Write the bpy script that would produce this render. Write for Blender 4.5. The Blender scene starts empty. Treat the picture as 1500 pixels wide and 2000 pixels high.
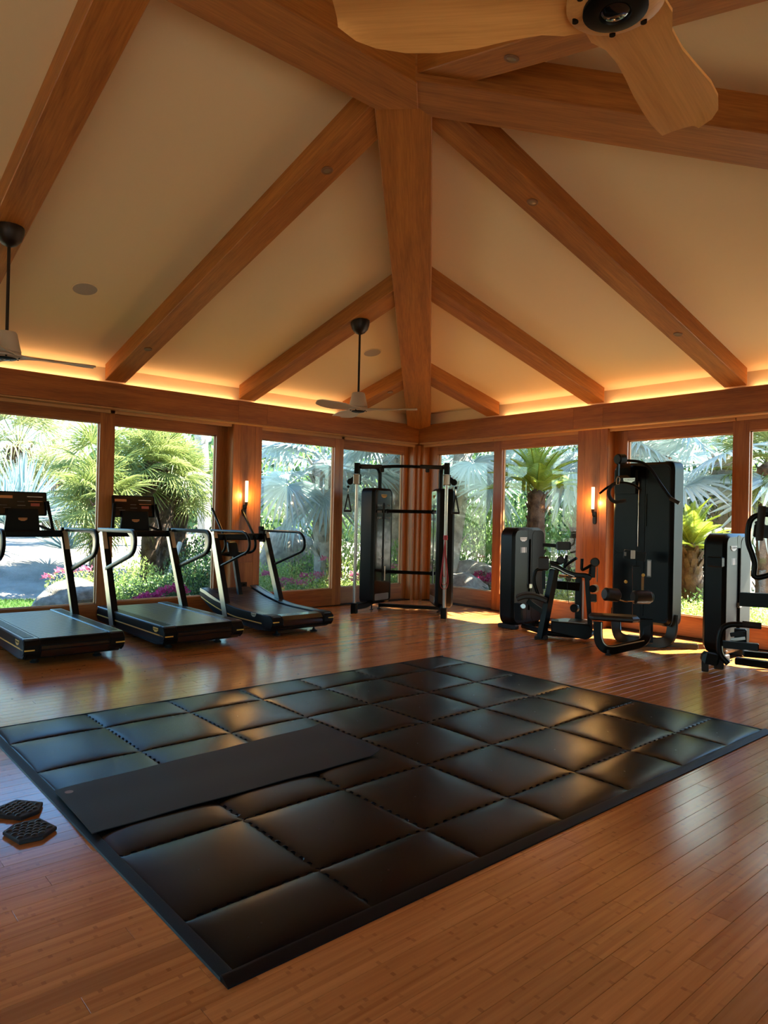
import bpy, bmesh, math, random
from mathutils import Vector, Matrix
random.seed(7)
R = math.radians
PI = math.pi
C = bpy.context.scene.collection
scene = bpy.context.scene

# ---------------------------------------------------------------- camera
cam_d = bpy.data.cameras.new('camera')
cam = bpy.data.objects.new('camera', cam_d)
C.objects.link(cam)
scene.camera = cam
cam_d.sensor_fit = 'HORIZONTAL'
cam_d.sensor_width = 36.0
cam_d.lens = 36.0 * 1378 / 1500
cam_d.clip_start = 0.05
cam_d.clip_end = 500
YAW, PITCH, ROLL = R(-48.92), R(0.37), R(1.25)
CAM = Vector((0, 0, 1.5))
fw = Vector((math.sin(YAW) * math.cos(PITCH), math.cos(YAW) * math.cos(PITCH), math.sin(PITCH)))
rt = Vector((math.cos(YAW), -math.sin(YAW), 0))
up = rt.cross(fw)
r2 = math.cos(ROLL) * rt + math.sin(ROLL) * up
u2 = -math.sin(ROLL) * rt + math.cos(ROLL) * up
mw = Matrix((r2, u2, -fw)).transposed().to_4x4()
mw.translation = CAM
cam.matrix_world = mw

# ---------------------------------------------------------------- world, sun, exposure
world = bpy.data.worlds.new('world')
scene.world = world
world.use_nodes = True
wn = world.node_tree.nodes
wl = world.node_tree.links
wn.clear()
wo = wn.new('ShaderNodeOutputWorld')
wb = wn.new('ShaderNodeBackground')
sky = wn.new('ShaderNodeTexSky')
sky.sky_type = 'NISHITA'
sky.sun_disc = False
sky.sun_elevation = R(49)
sky.sun_rotation = R(27)
sky.dust_density = 0.3
sky.ozone_density = 1.6
wb.inputs['Strength'].default_value = 0.245
tint = wn.new('ShaderNodeMix'); tint.data_type = 'RGBA'; tint.blend_type = 'MULTIPLY'
tint.inputs[0].default_value = 1.0; tint.inputs[7].default_value = (0.80, 0.97, 1.0, 1)
hs = wn.new('ShaderNodeHueSaturation'); hs.inputs['Saturation'].default_value = 1.25
wl.new(sky.outputs[0], hs.inputs['Color']); wl.new(hs.outputs[0], tint.inputs[6]); wl.new(tint.outputs[2], wb.inputs[0])
wl.new(wb.outputs[0], wo.inputs[0])

sd = bpy.data.lights.new('sun', 'SUN')
sd.energy = 11.8
sd.angle = R(0.6)
sd.color = (1.0, 0.93, 0.80)
sun = bpy.data.objects.new('sun', sd)
C.objects.link(sun)
sdir = Vector((0.50, 1.0, 1.30)).normalized()
sun.rotation_euler = sdir.to_track_quat('Z', 'Y').to_euler()

scene.view_settings.view_transform = 'Standard'
scene.view_settings.look = 'None'
scene.view_settings.gamma = 1.0
scene.view_settings.use_curve_mapping = False
scene.view_settings.exposure = 2.2
scene.cycles.use_denoising = True
scene.cycles.max_bounces = 10
scene.cycles.diffuse_bounces = 5
scene.cycles.glossy_bounces = 4
scene.cycles.transparent_max_bounces = 16
scene.cycles.sample_clamp_indirect = 8.0
scene.cycles.caustics_reflective = False
scene.cycles.caustics_refractive = False

# ---------------------------------------------------------------- materials
def newmat(name):
    m = bpy.data.materials.new(name)
    m.use_nodes = True
    nt = m.node_tree
    return m, nt, nt.nodes, nt.links, nt.nodes['Principled BSDF']

def plain(name, col, rough=0.5, metal=0.0, spec=0.5, bump=0.0, bscale=200.0, var=0.0, coat=0.0):
    m, nt, n, l, b = newmat(name)
    b.inputs['Base Color'].default_value = (*col, 1)
    b.inputs['Roughness'].default_value = rough
    b.inputs['Metallic'].default_value = metal
    b.inputs['Specular IOR Level'].default_value = spec
    b.inputs['Coat Weight'].default_value = coat
    tc = n.new('ShaderNodeTexCoord')
    if bump > 0:
        no = n.new('ShaderNodeTexNoise'); no.inputs['Scale'].default_value = bscale
        bp = n.new('ShaderNodeBump'); bp.inputs['Strength'].default_value = bump; bp.inputs['Distance'].default_value = 0.002
        l.new(tc.outputs['Object'], no.inputs['Vector']); l.new(no.outputs[0], bp.inputs['Height']); l.new(bp.outputs[0], b.inputs['Normal'])
    if var > 0:
        no = n.new('ShaderNodeTexNoise'); no.inputs['Scale'].default_value = 3.0; no.inputs['Detail'].default_value = 4
        mx = n.new('ShaderNodeMix'); mx.data_type = 'RGBA'
        mx.inputs[6].default_value = (*[c * (1 - var) for c in col], 1)
        mx.inputs[7].default_value = (*[min(1, c * (1 + var)) for c in col], 1)
        l.new(tc.outputs['Object'], no.inputs['Vector']); l.new(no.outputs[0], mx.inputs[0]); l.new(mx.outputs[2], b.inputs['Base Color'])
    return m

def wood(name, axis, c1, c2, rough=0.42, fine=1.0):
    m, nt, n, l, b = newmat(name)
    tc = n.new('ShaderNodeTexCoord')
    oi = n.new('ShaderNodeObjectInfo')
    mp = n.new('ShaderNodeMapping')
    sc = [9 * fine, 9 * fine, 9 * fine]; sc[axis] = 0.55
    mp.inputs['Scale'].default_value = sc
    add = n.new('ShaderNodeVectorMath'); add.operation = 'ADD'
    mul = n.new('ShaderNodeMath'); mul.operation = 'MULTIPLY'; mul.inputs[1].default_value = 37.0
    l.new(oi.outputs['Random'], mul.inputs[0])
    l.new(tc.outputs['Object'], mp.inputs['Vector'])
    l.new(mp.outputs[0], add.inputs[0]); l.new(mul.outputs[0], add.inputs[1])
    n1 = n.new('ShaderNodeTexNoise'); n1.inputs['Scale'].default_value = 1.0; n1.inputs['Detail'].default_value = 3; n1.inputs['Distortion'].default_value = 0.8
    n2 = n.new('ShaderNodeTexNoise'); n2.inputs['Scale'].default_value = 9.0; n2.inputs['Detail'].default_value = 4
    l.new(add.outputs[0], n1.inputs['Vector']); l.new(add.outputs[0], n2.inputs['Vector'])
    s1 = n.new('ShaderNodeMath'); s1.operation = 'MULTIPLY_ADD'; s1.inputs[1].default_value = 0.55
    l.new(n1.outputs[0], s1.inputs[0])
    s0 = n.new('ShaderNodeMath'); s0.operation = 'MULTIPLY'; s0.inputs[1].default_value = 0.45
    l.new(n2.outputs[0], s0.inputs[0]); l.new(s0.outputs[0], s1.inputs[2])
    cr = n.new('ShaderNodeValToRGB')
    cr.color_ramp.elements[0].position = 0.33; cr.color_ramp.elements[0].color = (*c1, 1)
    cr.color_ramp.elements[1].position = 0.66; cr.color_ramp.elements[1].color = (*c2, 1)
    l.new(s1.outputs[0], cr.inputs[0])
    hv = n.new('ShaderNodeHueSaturation')
    mv = n.new('ShaderNodeMapRange'); mv.inputs['To Min'].default_value = 0.88; mv.inputs['To Max'].default_value = 1.12
    l.new(oi.outputs['Random'], mv.inputs[0]); l.new(mv.outputs[0], hv.inputs['Value'])
    l.new(cr.outputs[0], hv.inputs['Color']); l.new(hv.outputs[0], b.inputs['Base Color'])
    b.inputs['Roughness'].default_value = rough
    bp = n.new('ShaderNodeBump'); bp.inputs['Strength'].default_value = 0.12; bp.inputs['Distance'].default_value = 0.002
    l.new(n2.outputs[0], bp.inputs['Height']); l.new(bp.outputs[0], b.inputs['Normal'])
    return m

def bamboo():
    m, nt, n, l, b = newmat('bamboo_floor')
    g = n.new('ShaderNodeNewGeometry'); oi = n.new('ShaderNodeObjectInfo')
    sx = n.new('ShaderNodeSeparateXYZ'); l.new(g.outputs['Position'], sx.inputs[0])
    def M(op, a=None, c=None, d=None):
        q = n.new('ShaderNodeMath'); q.operation = op
        for i, v in enumerate((a, c, d)):
            if v is None: continue
            if isinstance(v, (int, float)): q.inputs[i].default_value = v
            else: l.new(v, q.inputs[i])
        return q.outputs[0]
    prnd = M('FRACT', M('ADD', M('MULTIPLY', oi.outputs['Random'], 7.13), M('MULTIPLY', g.outputs['Random Per Island'], 3.7)))
    # bamboo strips 18.5 mm wide, nodes ("knuckles") at random spacing
    strip = M('FLOOR', M('DIVIDE', sx.outputs[0], 0.0185))
    wn_ = n.new('ShaderNodeTexWhiteNoise'); wn_.noise_dimensions = '2D'
    cv = n.new('ShaderNodeCombineXYZ'); l.new(strip, cv.inputs[0]); l.new(prnd, cv.inputs[1]); l.new(cv.outputs[0], wn_.inputs['Vector'])
    ph = M('ADD', M('DIVIDE', sx.outputs[1], 0.31), M('MULTIPLY', wn_.outputs['Value'], 9.0))
    fr = M('FRACT', ph)
    cellid = M('FLOOR', ph)
    w2 = n.new('ShaderNodeTexWhiteNoise'); w2.noise_dimensions = '2D'
    cv2 = n.new('ShaderNodeCombineXYZ'); l.new(strip, cv2.inputs[0]); l.new(cellid, cv2.inputs[1]); l.new(cv2.outputs[0], w2.inputs['Vector'])
    nod = M('LESS_THAN', fr, 0.045)
    nod = M('MULTIPLY', nod, M('MULTIPLY', w2.outputs['Value'], 0.38))
    mp = n.new('ShaderNodeMapping'); mp.inputs['Scale'].default_value = (42, 1.6, 1)
    l.new(g.outputs['Position'], mp.inputs[0])
    off = n.new('ShaderNodeVectorMath'); off.operation = 'ADD'
    l.new(mp.outputs[0], off.inputs[0]); l.new(M('MULTIPLY', prnd, 50.0), off.inputs[1])
    ns = n.new('ShaderNodeTexNoise'); ns.inputs['Scale'].default_value = 1.4; ns.inputs['Detail'].default_value = 4
    l.new(off.outputs[0], ns.inputs['Vector'])
    cr = n.new('ShaderNodeValToRGB')
    cr.color_ramp.elements[0].position = 0.25; cr.color_ramp.elements[0].color = (0.36, 0.122, 0.030, 1)
    cr.color_ramp.elements[1].position = 0.75; cr.color_ramp.elements[1].color = (0.62, 0.25, 0.072, 1)
    f = M('ADD', M('MULTIPLY', ns.outputs[0], 0.55), M('ADD', M('MULTIPLY', prnd, 0.26), M('MULTIPLY', wn_.outputs['Value'], 0.19)))
    l.new(f, cr.inputs[0])
    # a few planks are distinctly darker and redder
    dk = M('MULTIPLY', M('GREATER_THAN', prnd, 0.955), 0.42)
    mx = n.new('ShaderNodeMix'); mx.data_type = 'RGBA'; mx.inputs[7].default_value = (0.12, 0.028, 0.01, 1)
    l.new(M('MAXIMUM', nod, dk), mx.inputs[0]); l.new(cr.outputs[0], mx.inputs[6]); l.new(mx.outputs[2], b.inputs['Base Color'])
    rn = n.new('ShaderNodeMapRange'); rn.inputs['To Min'].default_value = 0.15; rn.inputs['To Max'].default_value = 0.23
    l.new(ns.outputs[0], rn.inputs[0]); l.new(rn.outputs[0], b.inputs['Roughness'])
    b.inputs['Specular IOR Level'].default_value = 0.75
    return m

def rubber():
    m, nt, n, l, b = newmat('puzzle_rubber')
    tc = n.new('ShaderNodeTexCoord')
    b.inputs['Base Color'].default_value = (0.004, 0.004, 0.0045, 1)
    n1 = n.new('ShaderNodeTexNoise'); n1.inputs['Scale'].default_value = 420
    n2 = n.new('ShaderNodeTexNoise'); n2.inputs['Scale'].default_value = 3.5; n2.inputs['Detail'].default_value = 5
    l.new(tc.outputs['Object'], n1.inputs[0]); l.new(tc.outputs['Object'], n2.inputs[0])
    rr = n.new('ShaderNodeMapRange'); rr.inputs['To Min'].default_value = 0.20; rr.inputs['To Max'].default_value = 0.31
    l.new(n2.outputs[0], rr.inputs[0]); l.new(rr.outputs[0], b.inputs['Roughness'])
    bp = n.new('ShaderNodeBump'); bp.inputs['Strength'].default_value = 0.25; bp.inputs['Distance'].default_value = 0.001
    l.new(n1.outputs[0], bp.inputs['Height']); l.new(bp.outputs[0], b.inputs['Normal'])
    b.inputs['Specular IOR Level'].default_value = 0.13
    return m

def pane_glass():
    m, nt, n, l, b = newmat('pane_glass')
    n.remove(b)
    out = n['Material Output']
    tr = n.new('ShaderNodeBsdfTransparent'); tr.inputs[0].default_value = (0.96, 0.985, 0.97, 1)
    gl = n.new('ShaderNodeBsdfGlossy'); gl.inputs['Roughness'].default_value = 0.01
    fr = n.new('ShaderNodeFresnel'); fr.inputs[0].default_value = 1.5
    mp = n.new('ShaderNodeMath'); mp.operation = 'MULTIPLY'; mp.inputs[1].default_value = 0.6
    mx = n.new('ShaderNodeMixShader')
    g = n.new('ShaderNodeNewGeometry')
    ior = n.new('ShaderNodeMapRange'); ior.inputs['To Min'].default_value = 1.5; ior.inputs['To Max'].default_value = 1 / 1.5
    l.new(g.outputs['Backfacing'], ior.inputs[0]); l.new(ior.outputs[0], fr.inputs[0])
    l.new(fr.outputs[0], mp.inputs[0]); l.new(mp.outputs[0], mx.inputs[0]); l.new(tr.outputs[0], mx.inputs[1]); l.new(gl.outputs[0], mx.inputs[2])
    l.new(mx.outputs[0], out.inputs[0])
    return m

def emit(name, col, s):
    m, nt, n, l, b = newmat(name)
    b.inputs['Base Color'].default_value = (*col, 1)
    b.inputs['Emission Color'].default_value = (*col, 1)
    b.inputs['Emission Strength'].default_value = s
    return m

def leafmat(name, c1, c2, rough=0.5, trans=0.35):
    m, nt, n, l, b = newmat(name)
    g = n.new('ShaderNodeNewGeometry'); oi = n.new('ShaderNodeObjectInfo')
    a = n.new('ShaderNodeMath'); a.operation = 'ADD'; l.new(g.outputs['Random Per Island'], a.inputs[0]); l.new(oi.outputs['Random'], a.inputs[1])
    f = n.new('ShaderNodeMath'); f.operation = 'FRACT'; l.new(a.outputs[0], f.inputs[0])
    cr = n.new('ShaderNodeValToRGB'); cr.color_ramp.elements[0].color = (*c1, 1); cr.color_ramp.elements[1].color = (*c2, 1)
    l.new(f.outputs[0], cr.inputs[0]); l.new(cr.outputs[0], b.inputs['Base Color'])
    b.inputs['Roughness'].default_value = rough
    tr = n.new('ShaderNodeBsdfTranslucent'); l.new(cr.outputs[0], tr.inputs[0])
    mx = n.new('ShaderNodeMixShader'); mx.inputs[0].default_value = trans
    out = n['Material Output']
    l.new(b.outputs[0], mx.inputs[1]); l.new(tr.outputs[0], mx.inputs[2]); l.new(mx.outputs[0], out.inputs[0])
    return m

def ground_mat(name, c1, c2, scale, c3=None):
    m, nt, n, l, b = newmat(name)
    tc = n.new('ShaderNodeTexCoord')
    n1 = n.new('ShaderNodeTexNoise'); n1.inputs['Scale'].default_value = scale; n1.inputs['Detail'].default_value = 8
    l.new(tc.outputs['Object'], n1.inputs[0])
    cr = n.new('ShaderNodeValToRGB')
    cr.color_ramp.elements[0].position = 0.3; cr.color_ramp.elements[0].color = (*c1, 1)
    cr.color_ramp.elements[1].position = 0.7; cr.color_ramp.elements[1].color = (*c2, 1)
    l.new(n1.outputs[0], cr.inputs[0]); l.new(cr.outputs[0], b.inputs['Base Color'])
    b.inputs['Roughness'].default_value = 0.95
    bp = n.new('ShaderNodeBump'); bp.inputs['Strength'].default_value = 0.6; bp.inputs['Distance'].default_value = 0.03
    n2 = n.new('ShaderNodeTexNoise'); n2.inputs['Scale'].default_value = scale * 8; n2.inputs['Detail'].default_value = 6
    l.new(tc.outputs['Object'], n2.inputs[0]); l.new(n2.outputs[0], bp.inputs['Height']); l.new(bp.outputs[0], b.inputs['Normal'])
    return m

CED1, CED2 = (0.20, 0.058, 0.014), (0.42, 0.150, 0.034)
BM1, BM2 = (0.26, 0.082, 0.015), (0.50, 0.190, 0.036)
WX = wood('cedar_x', 0, CED1, CED2)
WY = wood('cedar_y', 1, CED1, CED2)
WZ = wood('cedar_z', 2, CED1, CED2)
WB = wood('beam_wood', 0, BM1, BM2, 0.5)
WLIGHT = plain('pale_wood_trim', (0.50, 0.26, 0.10), 0.5)
BAMBOO = bamboo()
PLASTER = plain('plaster', (0.88, 0.70, 0.44), 0.9, bump=0.15, bscale=90)
SUBFLOOR = plain('subfloor', (0.03, 0.012, 0.006), 0.9)
RUBBER = rubber()
RUBDARK = plain('mat_edge_rubber', (0.004, 0.004, 0.0045), 0.5, spec=0.15, bump=0.2)
YOGA = plain('yoga_rubber', (0.012, 0.012, 0.0125), 0.6, spec=0.25, bump=0.5, bscale=300, var=0.25)
GLASS = pane_glass()
BLACK = plain('black_plastic', (0.003, 0.003, 0.0028), 0.42, spec=0.14)
BLACKM = plain('black_metal', (0.003, 0.003, 0.0028), 0.34, spec=0.14)
BLACKG = plain('black_gloss', (0.006, 0.006, 0.007), 0.12, coat=0.5)
SHELL = plain('tower_shell', (0.003, 0.003, 0.0028), 0.36, spec=0.14)
SHELLG = plain('tower_shell_grey', (0.022, 0.024, 0.020), 0.42, metal=0.5)
PAD = plain('black_upholstery', (0.005, 0.005, 0.005), 0.5, bump=0.2)
RUB = plain('black_rubber', (0.005, 0.005, 0.005), 0.7)
FACEG = plain('tower_face_grey', (0.014, 0.015, 0.0125), 0.45, spec=0.2)
ALU = plain('champagne_aluminium', (0.50, 0.46, 0.34), 0.34, metal=0.75)
SILVER = plain('brushed_silver', (0.36, 0.35, 0.33), 0.28, metal=0.9)
CHROME = plain('chrome', (0.8, 0.8, 0.8), 0.1, metal=1.0)
GOLD = plain('gold_stripe', (0.75, 0.43, 0.07), 0.4)
BELT = plain('belt_rubber', (0.010, 0.012, 0.016), 0.33, spec=0.9)
WHITE = plain('white_print', (0.65, 0.65, 0.62), 0.5)
GREYP = plain('grey_print', (0.22, 0.22, 0.21), 0.5)
ORANGEP = plain('orange_print', (0.55, 0.20, 0.06), 0.5)
REDP = plain('red_print', (0.30, 0.05, 0.03), 0.5)
REDBAND = plain('red_rubber_band', (0.35, 0.03, 0.04), 0.5)
BRONZE = plain('dark_bronze', (0.020, 0.013, 0.009), 0.45, metal=0.5)
FANWOOD = wood('fan_blade_wood', 0, (0.62, 0.30, 0.085), (0.80, 0.43, 0.14), 0.4, 2.0)
FANBACKLIT = plain('fan_taupe_backlit', (0.50, 0.42, 0.33), 0.5)  # backlit look of the far fans' wood blades put into the colour; housings beige
SPEAKER = plain('speaker_grille', (0.42, 0.35, 0.30), 0.8)
LED = emit('cove_led', (1.0, 0.62, 0.30), 2.1)
BULB = emit('bulb', (1.0, 0.62, 0.22), 30.0)
TUBE = emit('frosted_tube', (1.0, 0.62, 0.34), 0.75)

# ---------------------------------------------------------------- mesh helpers
class MB:
    def __init__(s): s.v = []; s.f = []
    def add(s, vs, fs):
        o = len(s.v)
        s.v += [Vector(p) for p in vs]
        s.f += [tuple(i + o for i in f) for f in fs]
        return s
    def prism(s, outline, O, U, V, W, ch=0.0):
        # outline in (U,V), extruded along W (vector with length), chamfer ch
        O, U, V, W = Vector(O), Vector(U), Vector(V), Vector(W)
        n = len(outline)
        a2 = sum(outline[i][0] * outline[(i + 1) % n][1] - outline[(i + 1) % n][0] * outline[i][1] for i in range(n))
        if a2 < 0: outline = outline[::-1]
        Wn = W.normalized()
        def inset(d):
            r = []
            for i in range(n):
                p0, p1, p2 = outline[i - 1], outline[i], outline[(i + 1) % n]
                e1 = Vector((p1[0] - p0[0], p1[1] - p0[1])); e2 = Vector((p2[0] - p1[0], p2[1] - p1[1]))
                if e1.length < 1e-9 or e2.length < 1e-9: r.append(p1); continue
                e1.normalize(); e2.normalize()
                n1 = Vector((-e1.y, e1.x)); n2 = Vector((-e2.y, e2.x))
                m = n1 + n2
                k = m.length_squared
                m = m * (2.0 / k) if k > 0.25 else n1
                r.append((p1[0] + m.x * d, p1[1] + m.y * d))
            return r
        rings = []
        if ch > 0:
            ins = inset(ch)
            rings = [(ins, 0), (outline, ch), (outline, W.length - ch), (ins, W.length)]
        else:
            rings = [(outline, 0), (outline, W.length)]
        vs = []
        for ol, h in rings:
            vs += [O + U * p[0] + V * p[1] + Wn * h for p in ol]
        fs = []
        flip = U.cross(V).dot(W) < 0
        for k in range(len(rings) - 1):
            for i in range(n):
                j = (i + 1) % n
                fs.append((k * n + i, k * n + j, (k + 1) * n + j, (k + 1) * n + i))
        fs.append(tuple(range(n))[::-1])
        L = (len(rings) - 1) * n
        fs.append(tuple(range(L, L + n)))
        if flip: fs = [f[::-1] for f in fs]
        return s.add(vs, fs)
    def box(s, x0, x1, y0, y1, z0, z1, ch=0.0):
        return s.prism([(x0, y0), (x1, y0), (x1, y1), (x0, y1)], (0, 0, z0), (1, 0, 0), (0, 1, 0), (0, 0, z1 - z0), ch)
    def bar(s, p0, p1, w, h, upv=(0, 0, 1), ch=0.0):
        p0, p1 = Vector(p0), Vector(p1)
        d = (p1 - p0).normalized(); u = Vector(upv)
        sd_ = d.cross(u).normalized(); u = sd_.cross(d).normalized()
        return s.prism([(-w / 2, -h / 2), (w / 2, -h / 2), (w / 2, h / 2), (-w / 2, h / 2)], p0, sd_, u, p1 - p0, ch)
    def sweep(s, pts, prof, upv=None, cap=True, closed=False, scale=None):
        pts = [Vector(p) for p in pts]; n = len(pts); m = len(prof)
        tang = []
        for i in range(n):
            a = pts[i - 1] if (i > 0 or closed) else pts[i]
            b = pts[(i + 1) % n] if (i < n - 1 or closed) else pts[i]
            tang.append((b - a).normalized())
        if upv is None:
            ref = Vector((0, 0, 1)) if abs(tang[0].z) < 0.9 else Vector((1, 0, 0))
            nrm = tang[0].cross(ref).normalized()
        vs = []
        for i in range(n):
            t = tang[i]
            if upv is not None:
                sdv = t.cross(Vector(upv))
                sdv = sdv.normalized() if sdv.length > 1e-6 else Vector((1, 0, 0))
            else:
                nrm = (nrm - t * nrm.dot(t)).normalized(); sdv = nrm
            uu = sdv.cross(t).normalized()
            k = scale[i] if scale else 1.0
            vs += [pts[i] + sdv * (a * k) + uu * (b * k) for a, b in prof]
        fs = []
        for i in range(n if closed else n - 1):
            i2 = (i + 1) % n
            for j in range(m):
                j2 = (j + 1) % m
                fs.append((i * m + j, i * m + j2, i2 * m + j2, i2 * m + j))
        if cap and not closed:
            fs.append(tuple(range(m))[::-1]); fs.append(tuple(range((n - 1) * m, n * m)))
        return s.add(vs, fs)
    def tube(s, pts, r, n=12, rnd_=0.0, closed=False, k=6):
        if rnd_ > 0: pts = rounded(pts, rnd_, k)
        prof = [(r * math.cos(2 * PI * i / n), r * math.sin(2 * PI * i / n)) for i in range(n)]
        return s.sweep(pts, prof, closed=closed)
    def strap(s, pts, w, t, upv, rnd_=0.0, k=6):
        if rnd_ > 0: pts = rounded(pts, rnd_, k)
        c = min(w, t) * 0.25
        prof = [(-w / 2 + c, -t / 2), (w / 2 - c, -t / 2), (w / 2, -t / 2 + c), (w / 2, t / 2 - c), (w / 2 - c, t / 2), (-w / 2 + c, t / 2), (-w / 2, t / 2 - c), (-w / 2, -t / 2 + c)]
        return s.sweep(pts, prof, upv=upv)
    def lathe(s, prof, O, A=(0, 0, 1), n=24):
        O, A = Vector(O), Vector(A).normalized()
        ref = Vector((1, 0, 0)) if abs(A.x) < 0.9 else Vector((0, 1, 0))
        U = A.cross(ref).normalized(); V = A.cross(U)
        vs = []; m = len(prof)
        for r_, z_ in prof:
            vs += [O + A * z_ + (U * math.cos(2 * PI * i / n) + V * math.sin(2 * PI * i / n)) * max(r_, 1e-5) for i in range(n)]
        fs = []
        for k in range(m - 1):
            for i in range(n):
                j = (i + 1) % n
                fs.append((k * n + i, k * n + j, (k + 1) * n + j, (k + 1) * n + i))
        fs.append(tuple(range(n))[::-1]); fs.append(tuple(range((m - 1) * n, m * n)))
        return s.add(vs, fs)
    def cyl(s, p0, p1, r, n=20, ch=0.0):
        p0, p1 = Vector(p0), Vector(p1); L = (p1 - p0).length
        pr = [(r - ch, 0), (r, ch), (r, L - ch), (r - ch, L)] if ch > 0 else [(r, 0), (r, L)]
        return s.lathe(pr, p0, p1 - p0, n)

def rounded(pts, rad, k=6):
    pts = [Vector(p) for p in pts]; out = [pts[0]]
    for i in range(1, len(pts) - 1):
        a, b, c = pts[i - 1], pts[i], pts[i + 1]
        d1 = min(rad, (a - b).length * 0.48); d2 = min(rad, (c - b).length * 0.48)
        q0 = b + (a - b).normalized() * d1; q2 = b + (c - b).normalized() * d2
        for j in range(k + 1):
            t = j / k
            out.append(q0 * (1 - t) ** 2 + b * 2 * t * (1 - t) + q2 * t * t)
    out.append(pts[-1])
    return out

def rrect(x0, x1, y0, y1, r, k=5):
    o = []
    for cx, cy, a0 in ((x1 - r, y0 + r, -90), (x1 - r, y1 - r, 0), (x0 + r, y1 - r, 90), (x0 + r, y0 + r, 180)):
        for i in range(k + 1):
            a = R(a0 + 90 * i / k)
            o.append((cx + r * math.cos(a), cy + r * math.sin(a)))
    return o

def mesh_of(name, mb, mat, off=None, smooth=True, ang=35):
    me = bpy.data.meshes.new(name)
    vs = [(v - off) if off is not None else v for v in mb.v]
    me.from_pydata(vs, [], mb.f)
    me.validate(); me.update()
    me.materials.append(mat)
    if smooth:
        me.polygons.foreach_set('use_smooth', [True] * len(me.polygons))
        me.set_sharp_from_angle(angle=R(ang))
    return me

def wloc(p):
    v = Vector((0, 0, 0))
    while p is not None:
        v += p.location; p = p.parent
    return v

def obj(name, mb, mat, parent=None, label=None, local=False, smooth=True, kind=None, at=None, ang=35):
    """one mesh object. vertices given in world space unless local; 'at' sets its origin."""
    base = wloc(parent) if (parent is not None and not local) else Vector((0, 0, 0))
    o_at = Vector(at) if at is not None else base
    me = mesh_of(name, mb, mat, o_at if not local else None, smooth, ang)
    o = bpy.data.objects.new(name, me)
    C.objects.link(o)
    if parent is not None: o.parent = parent
    if not local: o.location = o_at - base
    if label: o['label'] = label
    if kind: o['kind'] = kind
    return o

def thing(name, label, cat, loc=(0, 0, 0), group=None):
    o = bpy.data.objects.new(name, None); C.objects.link(o)
    o.empty_display_size = 0.1
    o.location = loc; o['label'] = label; o['category'] = cat
    if group: o['group'] = group
    return o

def tag(o, label, cat, group=None, kind=None):
    o['label'] = label; o['category'] = cat
    if group: o['group'] = group
    if kind: o['kind'] = kind
    return o

def struct(name, mb=None, mat=None, label=None, smooth=True):
    if mb is None:
        o = bpy.data.objects.new(name, None); C.objects.link(o)
    else:
        o = obj(name, mb, mat, smooth=smooth)
    o['kind'] = 'structure'
    if label: o['label'] = label
    return o

def dup_tree(root, loc, label, rz=None):
    r = root.copy(); C.objects.link(r); r.location = loc; r['label'] = label
    if rz is not None: r.rotation_euler = (0, 0, rz)
    for ch in list(root.children):
        c = ch.copy(); C.objects.link(c); c.parent = r
        for g in list(ch.children):
            d = g.copy(); C.objects.link(d); d.parent = c
    return r

def axis_obj(name, mb, mat, parent, xdir, org):
    """mesh whose local X runs along xdir, so wood grain follows the length"""
    X = Vector(xdir).normalized(); Z = Vector((0, 0, 1)); Y = Z.cross(X).normalized(); Z = X.cross(Y)
    M3 = Matrix((X, Y, Z)).transposed().to_4x4(); M3.translation = Vector(org)
    inv = M3.inverted()
    m2 = MB(); m2.v = [inv @ v for v in mb.v]; m2.f = mb.f
    o = bpy.data.objects.new(name, mesh_of(name, m2, mat, None, True, 30))
    C.objects.link(o)
    if parent: o.parent = parent
    o.matrix_local = M3 if parent is None else Matrix.Translation(-wloc(parent)) @ M3
    return o

# lettering mesh built once from the built-in font
def text_mesh(txt, name='lettering'):
    cu = bpy.data.curves.new(name, 'FONT'); cu.body = txt; cu.align_x = 'CENTER'; cu.align_y = 'CENTER'; cu.extrude = 0.02; cu.resolution_u = 2
    o = bpy.data.objects.new(name, cu); C.objects.link(o)
    dg = bpy.context.evaluated_depsgraph_get()
    me = bpy.data.meshes.new_from_object(o.evaluated_get(dg))
    bpy.data.objects.remove(o)
    w = max(v.co.x for v in me.vertices) - min(v.co.x for v in me.vertices)
    for v in me.vertices: v.co /= w
    return me
TXT = text_mesh('TECHNOGYM')

def emblem(parent, pos, U, V, w, plate, ink):
    """shield shaped badge with the maker's word on it; U to the right, V up"""
    U, V = Vector(U).normalized(), Vector(V).normalized(); N = U.cross(V)
    h = w * 0.34
    ol = [(-w / 2, h * .5), (w / 2, h * .5), (w * .46, -h * .2), (w * .30, -h * .35), (w * .20, -h * .58), (-w * .20, -h * .58), (-w * .30, -h * .35), (-w * .46, -h * .2)]
    mb = MB().prism(ol, Vector(pos), U, V, N * 0.004)
    e = obj('emblem', mb, plate, parent, at=pos)
    me = TXT.copy(); me.materials.clear(); me.materials.append(ink)
    t = bpy.data.objects.new('lettering', me); C.objects.link(t); t.parent = e
    M3 = Matrix((U * w * .86, V * w * 1.15, N * w * .86)).transposed().to_4x4()
    M3.translation = N * 0.0045 + V * (h * .08)
    t.matrix_local = M3
    return e

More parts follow.
